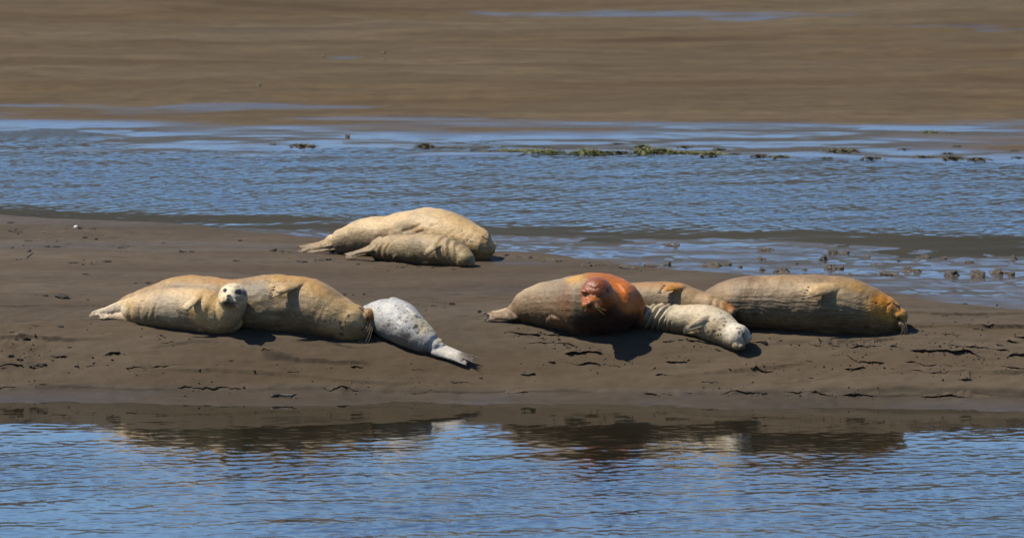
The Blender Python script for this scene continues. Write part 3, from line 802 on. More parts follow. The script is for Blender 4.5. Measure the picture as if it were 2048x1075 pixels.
q.build(.0052, col_c, tint=(1, .99, .98), smear=.3, mottle=.15, lump=0.0024, smooth=4, folds=[(868, 5, .009), (880, 4, .005), (856, 4, .003)],
  spots=(.84, .030, (.20, .175, .155), .75, lambda sx, v: seg(sx, 752, 775) * seg(-sx, -866, -850)),
  patches=[(842, 660, 7, 14, (.62, .50, .30), .4), (820, 682, 40, 12, (.36, .32, .27), .5), (787, 615, 20, 12, (.64, .625, .59), .6), (832, 652, 4, 4, (.07, .06, .055), .9), (828, 655, 3, 2.5, (.09, .07, .06), .8), (835, 665, 3.5, 3, (.08, .07, .06), .8), (815, 672, 8, 5, (.13, .11, .09), .7),
           (900, 700, 22, 14, (.72, .66, .58), .7), (938, 709, 20, 9, (.20, .15, .10), .85), (918, 698, 18, 6, (.50, .38, .22), .7), (948, 716, 12, 9, (.09, .07, .05), .9)])

# 4. tan seal at the back and 5. the grey-brown pup lying against it
q = Seal('large tan seal at the back by the water, stretched out behind a grey-brown pup', [(640, 501), (664, 504), (750, 508), (850, 514), (965, 527)], .12)
q.outline([(650, 482), (667, 466), (682, 457), (705, 446), (727, 437), (750, 433), (783, 431), (806, 424), (828, 417), (851, 414.5), (873, 417), (896, 424), (918, 434), (941, 447), (963, 460), (978, 472), (987, 486), (990, 500)],
          [(650, 496), (667, 506), (687, 509), (750, 511), (850, 517), (920, 525), (960, 529), (974, 526), (985, 514), (990, 504)], [(650, .9), (700, 1.0), (850, 1.15), (960, 1.0), (990, .95)])
q.ball(978, 498, 13, 13, 22, -.02, .3)
q.paddle(q.P(672, 482, -.05), q.P(592, 500, -.10), .055, .042, (-.2, -.5, .8), .34, fan=1.15, lens=[1, .93, .9, .93, .98], curl=.0, claws=False)
q.paddle(q.P(672, 492, -.05), q.P(604, 505, -.16), .05, .036, (-.1, -.5, .8), .34, fan=1.1, lens=[1, .93, .9, .93, .98], curl=.0, claws=False)
def col_d(sx, v, th, co, nr):
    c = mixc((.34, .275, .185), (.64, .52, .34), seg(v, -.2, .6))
    k = seg(sx, 850, 920)[:, None] * .7
    return c * (1 - k) + np.array((.56, .42, .22)) * k
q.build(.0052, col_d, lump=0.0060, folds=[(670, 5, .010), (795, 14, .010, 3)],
  patches=[(760, 474, 60, 12, (.44, .35, .235), .7), (808, 453, 22, 10, (.40, .33, .23), .7), (835, 460, 16, 6, (.46, .28, .13), .6), (850, 440, 20, 16, (.68, .57, .39), .6), (925, 462, 34, 18, (.56, .43, .23), .6), (982, 497, 11, 9, (.50, .31, .13), .8), (975, 476, 10, 7, (.58, .45, .28), .6), (989, 503, 5, 8, (.20, .13, .07), .8), (968, 514, 18, 10, (.30, .24, .16), .6),
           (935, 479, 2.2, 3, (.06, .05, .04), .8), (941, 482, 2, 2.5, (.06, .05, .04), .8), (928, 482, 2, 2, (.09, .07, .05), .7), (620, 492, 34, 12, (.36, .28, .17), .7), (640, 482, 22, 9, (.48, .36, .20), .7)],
  spots=(.30, .05, (.20, .15, .09), .45, lambda sx, v: seg(sx, 840, 880) * seg(v, -.2, .2)),
  grooves=[([(966, 473), (971, 478), (977, 480)], 1.4, .005, .85), ([(966, 505), (976, 509), (988, 508)], 1.2, .004, .6), ([(806, 462), (820, 458), (838, 450)], 4, .010, .15), ([(833, 465), (845, 462)], 3, .008, .4)],
  dents=[(815, 455, 16, 10, .007)])
q.put('nose', 990.5, 501, .014, M_NOSE, (1, .8, .5), .5); q.put('eye', 972, 478, .010, M_EYE, (1.7, .35, .5), .6)
q.whiskers([((985, 507), (984, 518), (975, 530), .04), ((987, 507), (988, 520), (983, 530), .04), ((988, 505), (993, 512), (992, 522), .03)], .0008)

q = Seal('muddy grey-brown pup lying against the large tan seal at the back', [(740, 514), (756, 517), (783, 521), (817, 525), (862, 530), (929, 537)], .07)
q.outline([(744, 488), (756, 477), (783, 470), (817, 467.5), (862, 468.5), (884, 471), (907, 480), (929, 496), (942, 510), (949, 524)],
          [(744, 504), (756, 519), (783, 523), (817, 527), (862, 532), (900, 536), (929, 539), (941, 538), (949, 531)], 1.0)
q.ball(930, 519, 19, 17, 20, -.03); q.ball(940, 527, 9, 9, 12, -.05)
b_ = q.mb.bvh()
q.flipper((882, 483), (843, 511), 9, 8.5, -.008, .048, None, .32, order=-1, on=b_, curl=.0)
q.flipper((872, 526), (842, 526), 5, 4.5, -.01, .01, None, .4, on=b_, claws=False)
q.flipper((795, 510), (784, 518), 4, 3, -.005, .012, None, .5, on=b_, claws=False, curl=.0)
q.paddle(q.P(766, 490, -.06), q.P(684, 513, -.14), .050, .030, (-.1, -.5, .8), .40, fan=1.05, lens=[1, .93, .9, .93, .98], curl=.0, claws=False)
q.paddle(q.P(766, 497, -.03), q.P(690, 515, -.06), .044, .026, (-.1, -.5, .8), .40, fan=1.05, lens=[1, .93, .9, .93, .98], curl=.0, claws=False)
def col_e(sx, v, th, co, nr):
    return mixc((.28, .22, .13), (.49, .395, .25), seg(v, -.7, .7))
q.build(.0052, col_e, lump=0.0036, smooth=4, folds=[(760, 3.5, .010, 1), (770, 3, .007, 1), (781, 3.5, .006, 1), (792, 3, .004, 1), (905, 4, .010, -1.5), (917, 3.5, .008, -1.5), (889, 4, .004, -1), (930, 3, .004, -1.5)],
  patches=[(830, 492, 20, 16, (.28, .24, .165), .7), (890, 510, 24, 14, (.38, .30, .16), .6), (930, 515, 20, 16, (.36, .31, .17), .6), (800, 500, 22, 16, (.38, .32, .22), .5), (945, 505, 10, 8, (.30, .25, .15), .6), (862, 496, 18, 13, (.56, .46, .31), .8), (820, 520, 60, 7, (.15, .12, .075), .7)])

# 6. rust-headed seal facing the lens
q = Seal('brown-grey seal with wet rust-red head turned to face the viewer', [(990, 640), (1028, 646), (1075, 651), (1106, 657), (1145, 665), (1174, 672), (1240, 673)], .12)
q.outline([(1008, 622), (1028, 608), (1047, 587), (1067, 573), (1096, 561.5), (1126, 555.5), (1155, 549.5), (1184, 545), (1204, 545.5), (1223, 550.5), (1243, 562), (1258, 580), (1272, 611), (1280, 634), (1282, 646)],
          [(1008, 643), (1028, 648), (1075, 653), (1106, 659), (1145, 667), (1174, 673), (1204, 674), (1240, 670), (1262, 664), (1277, 657), (1282, 650)], [(1008, .8), (1060, 1.0), (1150, 1.05), (1282, 1.0)])
q.circles([(1232, 612, 54, -.03), (1222, 612, 48, -.12), (1208, 604, 36, -.20), (1197, 593, 31, -.28)], .95, 24)
q.ball(1194, 588, 33.5, 34, 34, -.31)
q.ball(1184, 604, 23, 17, 24, -.39, .2); q.ball(1173, 610, 11, 9, 12, -.45); q.ball(1190, 612, 11.5, 9, 12, -.44)
q.ball(1180, 605, 7, 7, 12, -.465); q.ball(1184, 617, 11, 6, 14, -.41)
q.ball(1172, 584, 12, 6, 10, -.395, .3); q.ball(1201, 585, 12, 6, 10, -.385, -.3)
b_ = q.mb.bvh()
q.flipper((1134, 650), (1092, 635), 12, 11, -.02, .012, None, .32, order=1, on=b_, curl=.0, claws=False)
q.paddle(q.P(1030, 628, -.06), q.P(969, 634, -.14), .062, .040, (-.1, -.55, .8), .36, fan=1.1, lens=[1, .93, .9, .93, 1], curl=.0, claws=True)
q.paddle(q.P(1032, 618, .03), q.P(972, 627, .04), .05, .036, (-.1, -.4, .9), .36, fan=1.1, lens=[1, .93, .9, .93, 1], curl=.0, claws=False)
def col_f(sx, v, th, co, nr):
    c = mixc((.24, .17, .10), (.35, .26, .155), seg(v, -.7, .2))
    k = seg(v, .45, .9)[:, None] * .9 * seg(-sx, -1190, -1140)[:, None]
    c = c * (1 - k) + np.array((.52, .43, .28)) * k
    k = seg(sx, 1186, 1205)[:, None]
    return c * (1 - k) + np.array((.54, .235, .02)) * k
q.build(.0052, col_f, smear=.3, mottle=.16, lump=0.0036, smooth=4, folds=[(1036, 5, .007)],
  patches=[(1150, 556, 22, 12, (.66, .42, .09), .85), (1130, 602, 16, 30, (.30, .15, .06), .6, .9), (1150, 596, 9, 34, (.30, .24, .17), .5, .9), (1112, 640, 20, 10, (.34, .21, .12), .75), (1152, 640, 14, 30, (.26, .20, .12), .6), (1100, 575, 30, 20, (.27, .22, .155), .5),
           (1242, 590, 28, 48, (.68, .28, .015), .92), (1200, 552, 36, 8, (.52, .235, .02), .85), (1222, 652, 62, 34, (.085, .034, .012), .95, .35), (1190, 642, 34, 24, (.075, .035, .016), .95), (1226, 626, 22, 26, (.10, .038, .012), .85),  # chest and throat: shade below the head painted into wet dark fur
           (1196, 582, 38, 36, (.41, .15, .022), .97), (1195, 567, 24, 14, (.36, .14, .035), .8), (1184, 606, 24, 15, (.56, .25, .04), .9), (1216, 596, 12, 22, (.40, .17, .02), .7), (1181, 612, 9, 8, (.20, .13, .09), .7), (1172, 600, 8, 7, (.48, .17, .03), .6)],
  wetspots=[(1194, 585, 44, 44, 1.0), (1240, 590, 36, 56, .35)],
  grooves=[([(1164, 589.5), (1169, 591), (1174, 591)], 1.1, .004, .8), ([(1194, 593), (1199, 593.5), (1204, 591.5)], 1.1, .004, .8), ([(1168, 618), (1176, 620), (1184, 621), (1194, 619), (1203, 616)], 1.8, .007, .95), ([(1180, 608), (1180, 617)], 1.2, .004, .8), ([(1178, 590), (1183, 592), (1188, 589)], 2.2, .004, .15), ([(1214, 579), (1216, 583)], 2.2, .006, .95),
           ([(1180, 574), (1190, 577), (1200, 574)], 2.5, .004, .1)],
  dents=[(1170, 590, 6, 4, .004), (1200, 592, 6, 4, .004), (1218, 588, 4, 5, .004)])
q.put('nose', 1180, 607.5, .012, M_NOSE, (1.0, .75, .5), .5)
q.put('eye', 1169, 590, .010, M_EYE, (1.1, .5, .6), .7); q.put('eye', 1199.5, 592.3, .010, M_EYE, (1.1, .5, .6), .7)
q.whiskers([((1172, 612), (1164, 618), (1158, 626), .06), ((1190, 614), (1200, 620), (1208, 629), .06), ((1191, 612), (1203, 615), (1213, 621), .06), ((1173, 614), (1168, 622), (1163, 632), .06)], .0005)

# 7. tan seal behind, only its upper side showing
q = Seal('tan seal half hidden behind the rust-headed seal and speckled pup, orange fore flipper raised', [(1150, 636), (1215, 641), (1336, 648), (1400, 656), (1440, 665), (1472, 671)], .08)
q.outline([(1120, 605), (1150, 590), (1190, 575), (1215, 569), (1248, 565.5), (1283, 563.5), (1318, 562.5), (1336, 562.5), (1357, 565), (1371, 571), (1389, 577.5), (1415, 586.5), (1433, 595), (1451, 604), (1466, 612), (1474, 621), (1477, 630)],
          [(1120, 625), (1150, 638), (1215, 643), (1248, 645), (1336, 650), (1400, 653), (1440, 650), (1460, 646), (1472, 641), (1477, 633)], [(1120, .9), (1250, 1.0), (1370, 1.0), (1440, .9), (1477, .95)])
q.ball(1466, 628, 10, 12, 14, -.03)
b_ = q.mb.bvh()
q.flipper((1366, 573), (1320, 578), 8.5, 10.5, -.008, .046, (0, -.8, .6), .4, order=1, on=b_, curl=.0)
def col_g(sx, v, th, co, nr):
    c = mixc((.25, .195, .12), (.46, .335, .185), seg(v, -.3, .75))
    k = seg(sx, 1438, 1465)[:, None]
    c = c * (1 - k) + np.array((.38, .22, .05)) * k
    return c
q.build(.0052, col_g, lump=0.0030, folds=[(1440, 4, .006, -1), (1450, 4, .005, -1)],
  patches=[(1343, 573, 26, 11, (.56, .32, .06), .95, .3), (1300, 566, 40, 6, (.48, .30, .13), .6), (1300, 600, 60, 16, (.27, .225, .155), .7), (1420, 594, 22, 9, (.54, .42, .26), .6), (1471, 630, 9, 12, (.055, .035, .02), .9), (1456, 612, 12, 8, (.44, .23, .06), .7)])  # near-black muzzle patch: shade on the head painted into the coat
q.put('nose', 1475.5, 629, .013, M_NOSE, (1, .8, .5), .5)

# 8. pale speckled pup, nose on the mud
q = Seal('pale speckled pup with ring folds, nose down on the mud, beside the rust-headed seal', [(1268, 653), (1301, 658), (1336, 662), (1398, 671), (1424, 681), (1451, 691), (1478, 703), (1500, 706)], .06)
q.outline([(1262, 632), (1277, 620), (1301, 611), (1327, 607), (1354, 609.5), (1371, 609), (1398, 608), (1424, 613), (1442, 623), (1455, 636), (1465, 644), (1478, 648), (1489, 657), (1496, 674), (1497, 684)],
          [(1262, 646), (1278, 656), (1301, 660), (1336, 664), (1371, 669), (1398, 673), (1424, 683), (1451, 693), (1468, 700), (1482, 704), (1492, 699), (1497, 690)], [(1262, .9), (1300, 1.0), (1400, 1.05), (1460, 1.0), (1497, 1.0)])
q.ball(1477, 674, 21, 25, 24, -.04, .3); q.ball(1477, 687, 15, 13, 16, -.07, .4); q.ball(1471, 691, 7, 7, 8, -.11); q.ball(1483, 693, 7, 7, 8, -.10)
q.ball(1415, 643, 26, 30, 24, -.02, .3)
b_ = q.mb.bvh()
q.flipper((1414, 640), (1362, 663), 13, 9, -.008, .036, (0, -.6, .8), .36, order=1, on=b_, curl=.0, claws=False)
q.flipper((1391, 667), (1364, 666), 5, 4, .0, .02, (0, -.6, .8), .45, on=b_, claws=False)
def col_h(sx, v, th, co, nr):
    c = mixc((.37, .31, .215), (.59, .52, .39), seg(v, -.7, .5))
    k = seg(sx, 1440, 1470)[:, None] * seg(v, -.4, .3)[:, None]
    return c * (1 - k) + np.array((.66, .62, .53)) * k
q.build(.0052, col_h, tint=(1.02, .98, .95), smear=.4, mottle=.25, lump=0.0030, smooth=4, folds=[(1290, 3.2, .010, 1.2), (1302, 3.2, .013, 1.4), (1315, 3.2, .013, 1.5), (1327, 3.0, .011, 1.5), (1338, 3, .007, 1.2, -1.2, .2), (1346, 2.6, .006, 1, -1.2, .1), (1354, 2.6, .005, .8, -1.2, 0), (1440, 5, .004, -1.5), (1280, 3, .006, 1)],
  spots=(.86, .031, (.11, .09, .07), .85, lambda sx, v: seg(sx, 1385, 1430)),
  patches=[(1420, 640, 22, 20, (.50, .43, .31), .5), (1436, 655, 18, 20, (.52, .42, .26), .55), (1385, 640, 20, 16, (.58, .50, .37), .5), (1372, 658, 12, 8, (.68, .60, .48), .7), (1320, 650, 50, 10, (.34, .28, .20), .6), (1470, 672, 20, 18, (.66, .60, .50), .5), (1471, 690, 11, 10, (.70, .60, .44), .7), (1483, 697, 8, 7, (.16, .12, .08), .85), (1490, 675, 5, 14, (.34, .30, .25), .6), (1478, 665, 3, 4, (.14, .12, .10), .8), (1486, 668, 3.5, 4, (.12, .10, .09), .8), (1474, 656, 3, 2.5, (.12, .10, .09), .8), (1443, 632, 14, 8, (.66, .62, .54), .5)],
  grooves=[([(1365, 664), (1385, 655), (1400, 650), (1412, 644)], 3, .006, .0), ([(1474, 686), (1478, 690), (1477, 697)], 1.2, .004, .4), ([(1485, 673), (1489, 676), (1491, 681)], 1.4, .004, .85)])
q.put('nose', 1484, 700, .012, M_NOSE, (1, .8, .5), .5)

# 9. the big seal on the right
q = Seal('huge grey-brown seal at the right with an orange head and wrinkled flank', [(1400, 642), (1440, 649), (1490, 657), (1602, 663), (1737, 672), (1800, 672)], .12)
q.outline([(1380, 612), (1400, 596), (1413, 585), (1434, 572), (1456, 560.5), (1479, 554), (1501, 550.5), (1557, 549), (1602, 548.5), (1647, 549), (1669, 549.5), (1692, 554), (1714, 563), (1737, 573), (1759, 585), (1782, 598), (1799, 609), (1810, 623), (1814, 638)],
          [(1380, 636), (1400, 645), (1434, 653), (1490, 659), (1535, 661), (1602, 665), (1669, 669.5), (1737, 674), (1775, 676), (1796, 671), (1809, 657), (1814, 643)], [(1380, .9), (1450, 1.0), (1600, 1.12), (1760, 1.05), (1814, .95)])
q.ball(1797, 634, 18, 20, 26, -.02, .5); q.ball(1795, 630, 13, 10, 20, -.055, .4); q.ball(1800, 648, 12, 14, 22, -.06)
b_ = q.mb.bvh()
q.flipper((1678, 574), (1606, 586), 10.5, 14.5, -.008, .050, None, .36, order=1, on=b_, curl=.0)
q.flipper((1672, 663), (1631, 663), 9, 7, -.01, .0, (0, -.4, .9), .4, on=b_, claws=False)
def col_i(sx, v, th, co, nr):
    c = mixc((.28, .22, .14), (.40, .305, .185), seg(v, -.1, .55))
    k = seg(v, .6, .95)[:, None] * .7
    c = c * (1 - k) + np.array((.40, .285, .14)) * k
    k = seg(sx, 1725, 1765)[:, None] * seg(v, -.55, .35)[:, None] * .85
    return c * (1 - k) + np.array((.60, .33, .025)) * k
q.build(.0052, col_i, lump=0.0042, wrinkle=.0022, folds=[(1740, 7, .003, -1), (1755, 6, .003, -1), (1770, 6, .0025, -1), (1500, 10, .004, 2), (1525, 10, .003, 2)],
  patches=[(1560, 570, 60, 12, (.46, .37, .25), .6), (1600, 612, 70, 22, (.275, .22, .145), .7, .8), (1530, 615, 40, 24, (.26, .215, .155), .6), (1475, 602, 16, 10, (.21, .17, .12), .6), (1505, 558, 20, 9, (.30, .20, .11), .6), (1450, 580, 22, 14, (.44, .34, .21), .6), (1700, 600, 30, 22, (.36, .30, .20), .6), (1640, 579, 40, 13, (.66, .51, .30), .85, .3), (1608, 585, 6, 9, (.42, .33, .2), .6), (1715, 575, 18, 10, (.50, .34, .09), .6),
           (1765, 600, 22, 10, (.68, .36, .02), .9), (1735, 594, 3, 4, (.10, .07, .04), .7), (1752, 605, 2.5, 3, (.10, .07, .04), .7), (1794, 626, 10, 7, (.58, .36, .09), .8), (1798, 650, 14, 14, (.16, .10, .045), .75), (1760, 650, 26, 16, (.27, .20, .115), .6), (1790, 610, 9, 6, (.50, .28, .06), .6), (1508, 628, 7, 4, (.10, .085, .065), .6), (1648, 664, 18, 4, (.42, .31, .16), .7)],
  spots=(.22, .06, (.12, .085, .05), .55, lambda sx, v: seg(sx, 1700, 1730)),
  grooves=[([(1788, 606), (1795, 610), (1801, 616), (1803, 621)], 1.7, .007, .85), ([(1785, 622), (1784, 630), (1790, 636), (1798, 638)], 1.6, .005, .5), ([(1768, 628), (1774, 612), (1782, 606)], 2.0, .005, .2)],
  dents=[(1797, 614, 5, 4, .006)])
q.put('nose', 1812.5, 634, .016, M_NOSE, (1, .8, .5), .5); q.put('eye', 1797, 612.5, .011, M_EYE, (1.7, .35, .5), .6)
q.whiskers([((1803, 645), (1812, 655), (1800, 672), .05), ((1805, 646), (1815, 656), (1806, 672), .05), ((1807, 644), (1818, 652), (1812, 668), .04), ((1802, 648), (1808, 660), (1797, 674), .05), ((1810, 622), (1814, 614), (1813, 605), .0)], .0008)


# ------------------------------------------------------------------ cracked lips of mud along the bank
LEDGES = [  # points in the photograph, height of the lip in its pixels
    ([(1612, 688), (1638, 692), (1660, 693), (1689, 696), (1703, 698), (1717, 694), (1750, 695), (1766, 693)], 7.5),
    ([(1772, 696), (1798, 699), (1829, 704), (1862, 705), (1893, 703), (1941, 705), (1965, 713), (1988, 719)], 7),
    ([(1660, 710), (1693, 712), (1708, 721), (1736, 727), (1772, 727)], 5), ([(1808, 726), (1870, 731), (1905, 732), (1942, 733)], 5),
    ([(1688, 739), (1733, 740)], 5), ([(1778, 741), (1848, 744)], 3.5), ([(1856, 747), (1917, 746), (1944, 745)], 4.5), ([(1890, 691), (1950, 694), (1984, 699), (2020, 697)], 5),
    ([(2000, 734), (2052, 740)], 6), ([(2015, 710), (2036, 707), (2055, 708)], 5), ([(1578, 722), (1628, 724)], 3.5), ([(1574, 755), (1630, 757)], 3.5), ([(1900, 761), (1945, 762)], 4.5),
    ([(2028, 674), (2055, 675)], 4.5), ([(2012, 681), (2055, 683)], 4.5), ([(208, 713), (222, 711.5), (242, 710)], 6), ([(99, 710), (136, 711)], 3.5), ([(-10, 731), (29, 728), (50, 731)], 6),
    ([(58, 731), (76, 730), (95, 723)], 8), ([(148, 736), (158, 735)], 3.5), ([(-10, 774), (50, 775), (98, 773)], 3.5), ([(350, 779), (427, 778), (492, 779)], 4), ([(245, 738), (370, 737)], 3), ([(168, 731), (222, 732)], 3), ([(40, 677), (63, 676)], 5),
    ([(1006, 659), (1028, 663), (1048, 665.5), (1085, 666)], 5), ([(1088, 666), (1120, 668), (1160, 671)], 4), ([(1050, 683), (1071, 682.5), (1110, 684), (1158, 689)], 4.5), ([(1127, 703), (1165, 704), (1210, 704)], 6.5), ([(1095, 719), (1112, 721)], 7), ([(1134, 721), (1184, 724), (1248, 727)], 5),
    ([(1503, 684), (1535, 683)], 4.5), ([(1428, 696), (1462, 703)], 4), ([(1356, 679), (1406, 681)], 5), ([(1284, 786), (1330, 787), (1388, 787)], 4.5), ([(1436, 787), (1490, 788), (1540, 788)], 4.5), ([(1560, 789), (1608, 787), (1680, 790), (1760, 792)], 4.5), ([(1840, 795), (1900, 796), (1980, 797)], 5),
    ([(1310, 745), (1345, 746)], 3), ([(1400, 760), (1440, 759)], 3.5), ([(820, 742), (862, 741)], 3), ([(560, 747), (600, 746)], 3), ([(700, 737), (745, 736)], 4), ([(520, 705), (548, 706)], 3), ([(430, 726), (470, 727)], 3), ([(900, 760), (940, 759)], 3), ([(1040, 745), (1072, 746)], 3.5), ([(1500, 738), (1548, 740)], 3.5), ([(1330, 716), (1376, 718)], 3.5),
    ([(640, 780), (720, 781)], 3), ([(820, 783), (880, 784)], 3), ([(1000, 784), (1060, 785)], 3), ([(480, 618), (500, 619)], 3), ([(60, 652), (100, 654)], 3), ([(320, 690), (348, 691)], 3), ([(1880, 668), (1925, 669)], 3), ([(1950, 655), (1990, 656)], 3)]
CR = []
for li, (pts, hp) in enumerate(LEDGES):
    w = np.array([on_ground(*p) for p in pts]); n = max(6, int((w[-1, 0] - w[0, 0]) / 0.009))
    X_ = np.linspace(w[0, 0], w[-1, 0], n); u = np.linspace(0, 1, n)
    Yc = np.interp(X_, w[:, 0], w[:, 1]) + 0.014 * fbm(X_ * 11 + li, X_ * 0, seed=401, octaves=4)
    env = sstep(0, 0.12, u) * sstep(1, 0.85, u) * np.clip(0.62 + 0.8 * fbm(X_ * 9 + li * 3.1, X_ * 0 + li, seed=405, octaves=5), 0.0, 1.6)
    hg = 0.55 * hp * mpp(60) * env
    g = h_full(X_, Yc)
    Yl_ = Yc - 0.016 * env * (1 + 0.8 * vnoise(X_ * 40, X_ * 0, seed=407)); bk = Yc + 0.05 + 0.05 * env
    rows = [(bk, h_full(X_, bk) - 0.003), (Yc + 0.012, g + hg * 0.80), (Yl_, g + hg), (Yl_ + 0.006, g + hg * 0.78), (Yc + 0.016, g + hg * 0.45), (Yc + 0.012, g - 0.012)]
    V = [(X_[i], r_[0][i], r_[1][i]) for r_ in rows for i in range(n)]
    F = [(k * n + i, (k + 1) * n + i, (k + 1) * n + i + 1, k * n + i + 1) for k in range(5) for i in range(n - 1)]
    me = bpy.data.meshes.new('ledge'); me.from_pydata(V, [], F); me.update()
    me.materials.append(M_MUD); me.materials.append(M_CRUMB)
    me.polygons.foreach_set('material_index', [0 if k < 3 else 1 for k in range(5) for i in range(n - 1)])  # undercut faces: shade under the lip painted with the dark mud colour
    link('ledge', me, None, BANK)
    CR += [(X_[i], Yc[i]) for i in range(n) if env[i] > 0.25]

# ------------------------------------------------------------------ clods, lumps, weed, wood, shell
def surf_z(x, y): return float(h_full(np.array([float(x)]), np.array([float(y)]))[0])
def far_z(x, y): return float(h_far_full(np.array([float(x)]), np.array([float(y)]))[0])
def lump_mesh(name, seed, rough=0.5, n=22, m=14, lobes=1, mat=None):
    """irregular mound of unit half width; several lobes run together"""
    r = np.random.default_rng(seed); mb = MB()
    for k in range(lobes):
        a = r.random() * 6.28; d = 0 if k == 0 else 0.35 + 0.4 * r.random(); s = 1.0 if k == 0 else 0.25 + 0.35 * r.random()
        if lobes > 1 and k == 0: s = 0.7
        mb.ball((math.cos(a) * d, math.sin(a) * d * 0.6, 0), s, s * 0.8, s, None, n, m)
    V = mb.verts(); ln = np.linalg.norm(V, axis=1)[:, None]
    k = 1 + rough * (0.55 * fbm(V[:, 0] * 2.1 + seed, V[:, 1] * 2.1, V[:, 2] * 2.1, seed=seed, octaves=4)[:, None])
    V = V * k
    me = bpy.data.meshes.new(name); me.from_pydata([tuple(v) for v in V], [], mb.f); me.update()
    if rough < 0.7: me.shade_smooth()
    me.materials.append(mat); return me
LUMPS = [lump_mesh('mud_lump', 200 + i, 0.75, lobes=3, mat=M_CLOD) for i in range(5)]
CLODS = [lump_mesh('mud_clod', 300 + i, 1.1, 14, 9, lobes=5, mat=M_CRUMB) for i in range(6)]

def place(name, me, px, py, w, h, label, cat, group, base=h_base, T=_T, zf=surf_z, sink=0.15, deep=0.8, yaw=None):
    p = on_ground(px, py, base, T); s = mpp(p[1])
    o = link(name, me, None)
    o.location = (p[0], p[1], zf(p[0], p[1]) - sink * h * s)
    o.scale = (w * s / 2, w * s / 2 * deep, h * s * 0.95)
    o.rotation_euler = (0, 0, random.uniform(-.4, .4) + (math.pi if random.random() < .5 else 0) if yaw is None else yaw)
    o['label'] = label; o['category'] = cat
    if group: o['group'] = group
    return o

named = [(1175, 531, 34, 17, 'dark wet lump of mud with a pointed top, behind the rust-headed seal'),
         (1248, 534, 44, 13, 'low knobbly mud lump right of the pointed dark one'),
         (1900, 550, 44, 17, 'rounded wet mud lump left of the tall craggy one on the far right'),
         (1957, 552, 46, 25, 'tall craggy wet mud lump at the far right of the shiny flat')]
GL = 'wet mud lumps on the shiny flat'
for i, (px, py, w, h, l) in enumerate(named): place('mud_lump', LUMPS[i % 5], px, py, w, h, l, 'mud lump', GL)
seen_l = {}
def zone_lump(x, y):
    if y < 524: return 'in the back row by the water' if x > 1250 else 'near the nose of the large back seal'
    return 'in the front row on the shiny flat'
def ordn(k): return ('first second third fourth fifth sixth seventh eighth ninth tenth eleventh twelfth thirteenth fourteenth fifteenth sixteenth seventeenth eighteenth nineteenth twentieth'.split() + ['twenty-' + w_ for w_ in 'first second third fourth fifth sixth seventh eighth'.split()])[k]
for i, (px, py, w, h) in sorted(enumerate([(1300, 533, 44, 10), (1335, 532, 28, 14), (1330, 531, 12, 6), (1428, 534, 46, 13), (1455, 533, 20, 8), (1524, 541, 16, 9), (1568, 545, 46, 13), (1552, 544, 18, 8), (1663, 538, 42, 12), (1680, 539, 20, 8), (1772, 549, 48, 11),
        (1815, 543, 40, 13), (1835, 545, 24, 8), (1995, 547, 40, 12), (2022, 549, 20, 8), (1338, 492, 26, 7), (1352, 492, 22, 9), (1535, 502, 40, 8), (1520, 517, 20, 7), (1666, 507, 26, 10), (1690, 507, 34, 9), (1735, 513, 24, 6), (1645, 521, 22, 11), (1850, 513, 32, 10), (1886, 518, 18, 6), (1594, 530, 9, 7), (2026, 519, 22, 12), (1940, 527, 26, 7),
        (1110, 523, 22, 6), (1085, 524, 14, 5), (1035, 517, 16, 5), (1060, 518, 20, 4), (1215, 530, 20, 5), (1700, 550, 16, 5), (1480, 536, 12, 5), (1610, 541, 14, 5), (1750, 530, 20, 5), (1800, 521, 16, 5)]), key=lambda t: t[1][0]):
    zn = zone_lump(px, py); seen_l[zn] = seen_l.get(zn, -1) + 1
    place('mud_lump', LUMPS[(i * 3 + 1) % 5], px, py, w * 1.1, h * 1.35, 'low wet mud lump, ' + ordn(seen_l[zn]) + ' from the left, ' + zn, 'mud lump', GL)

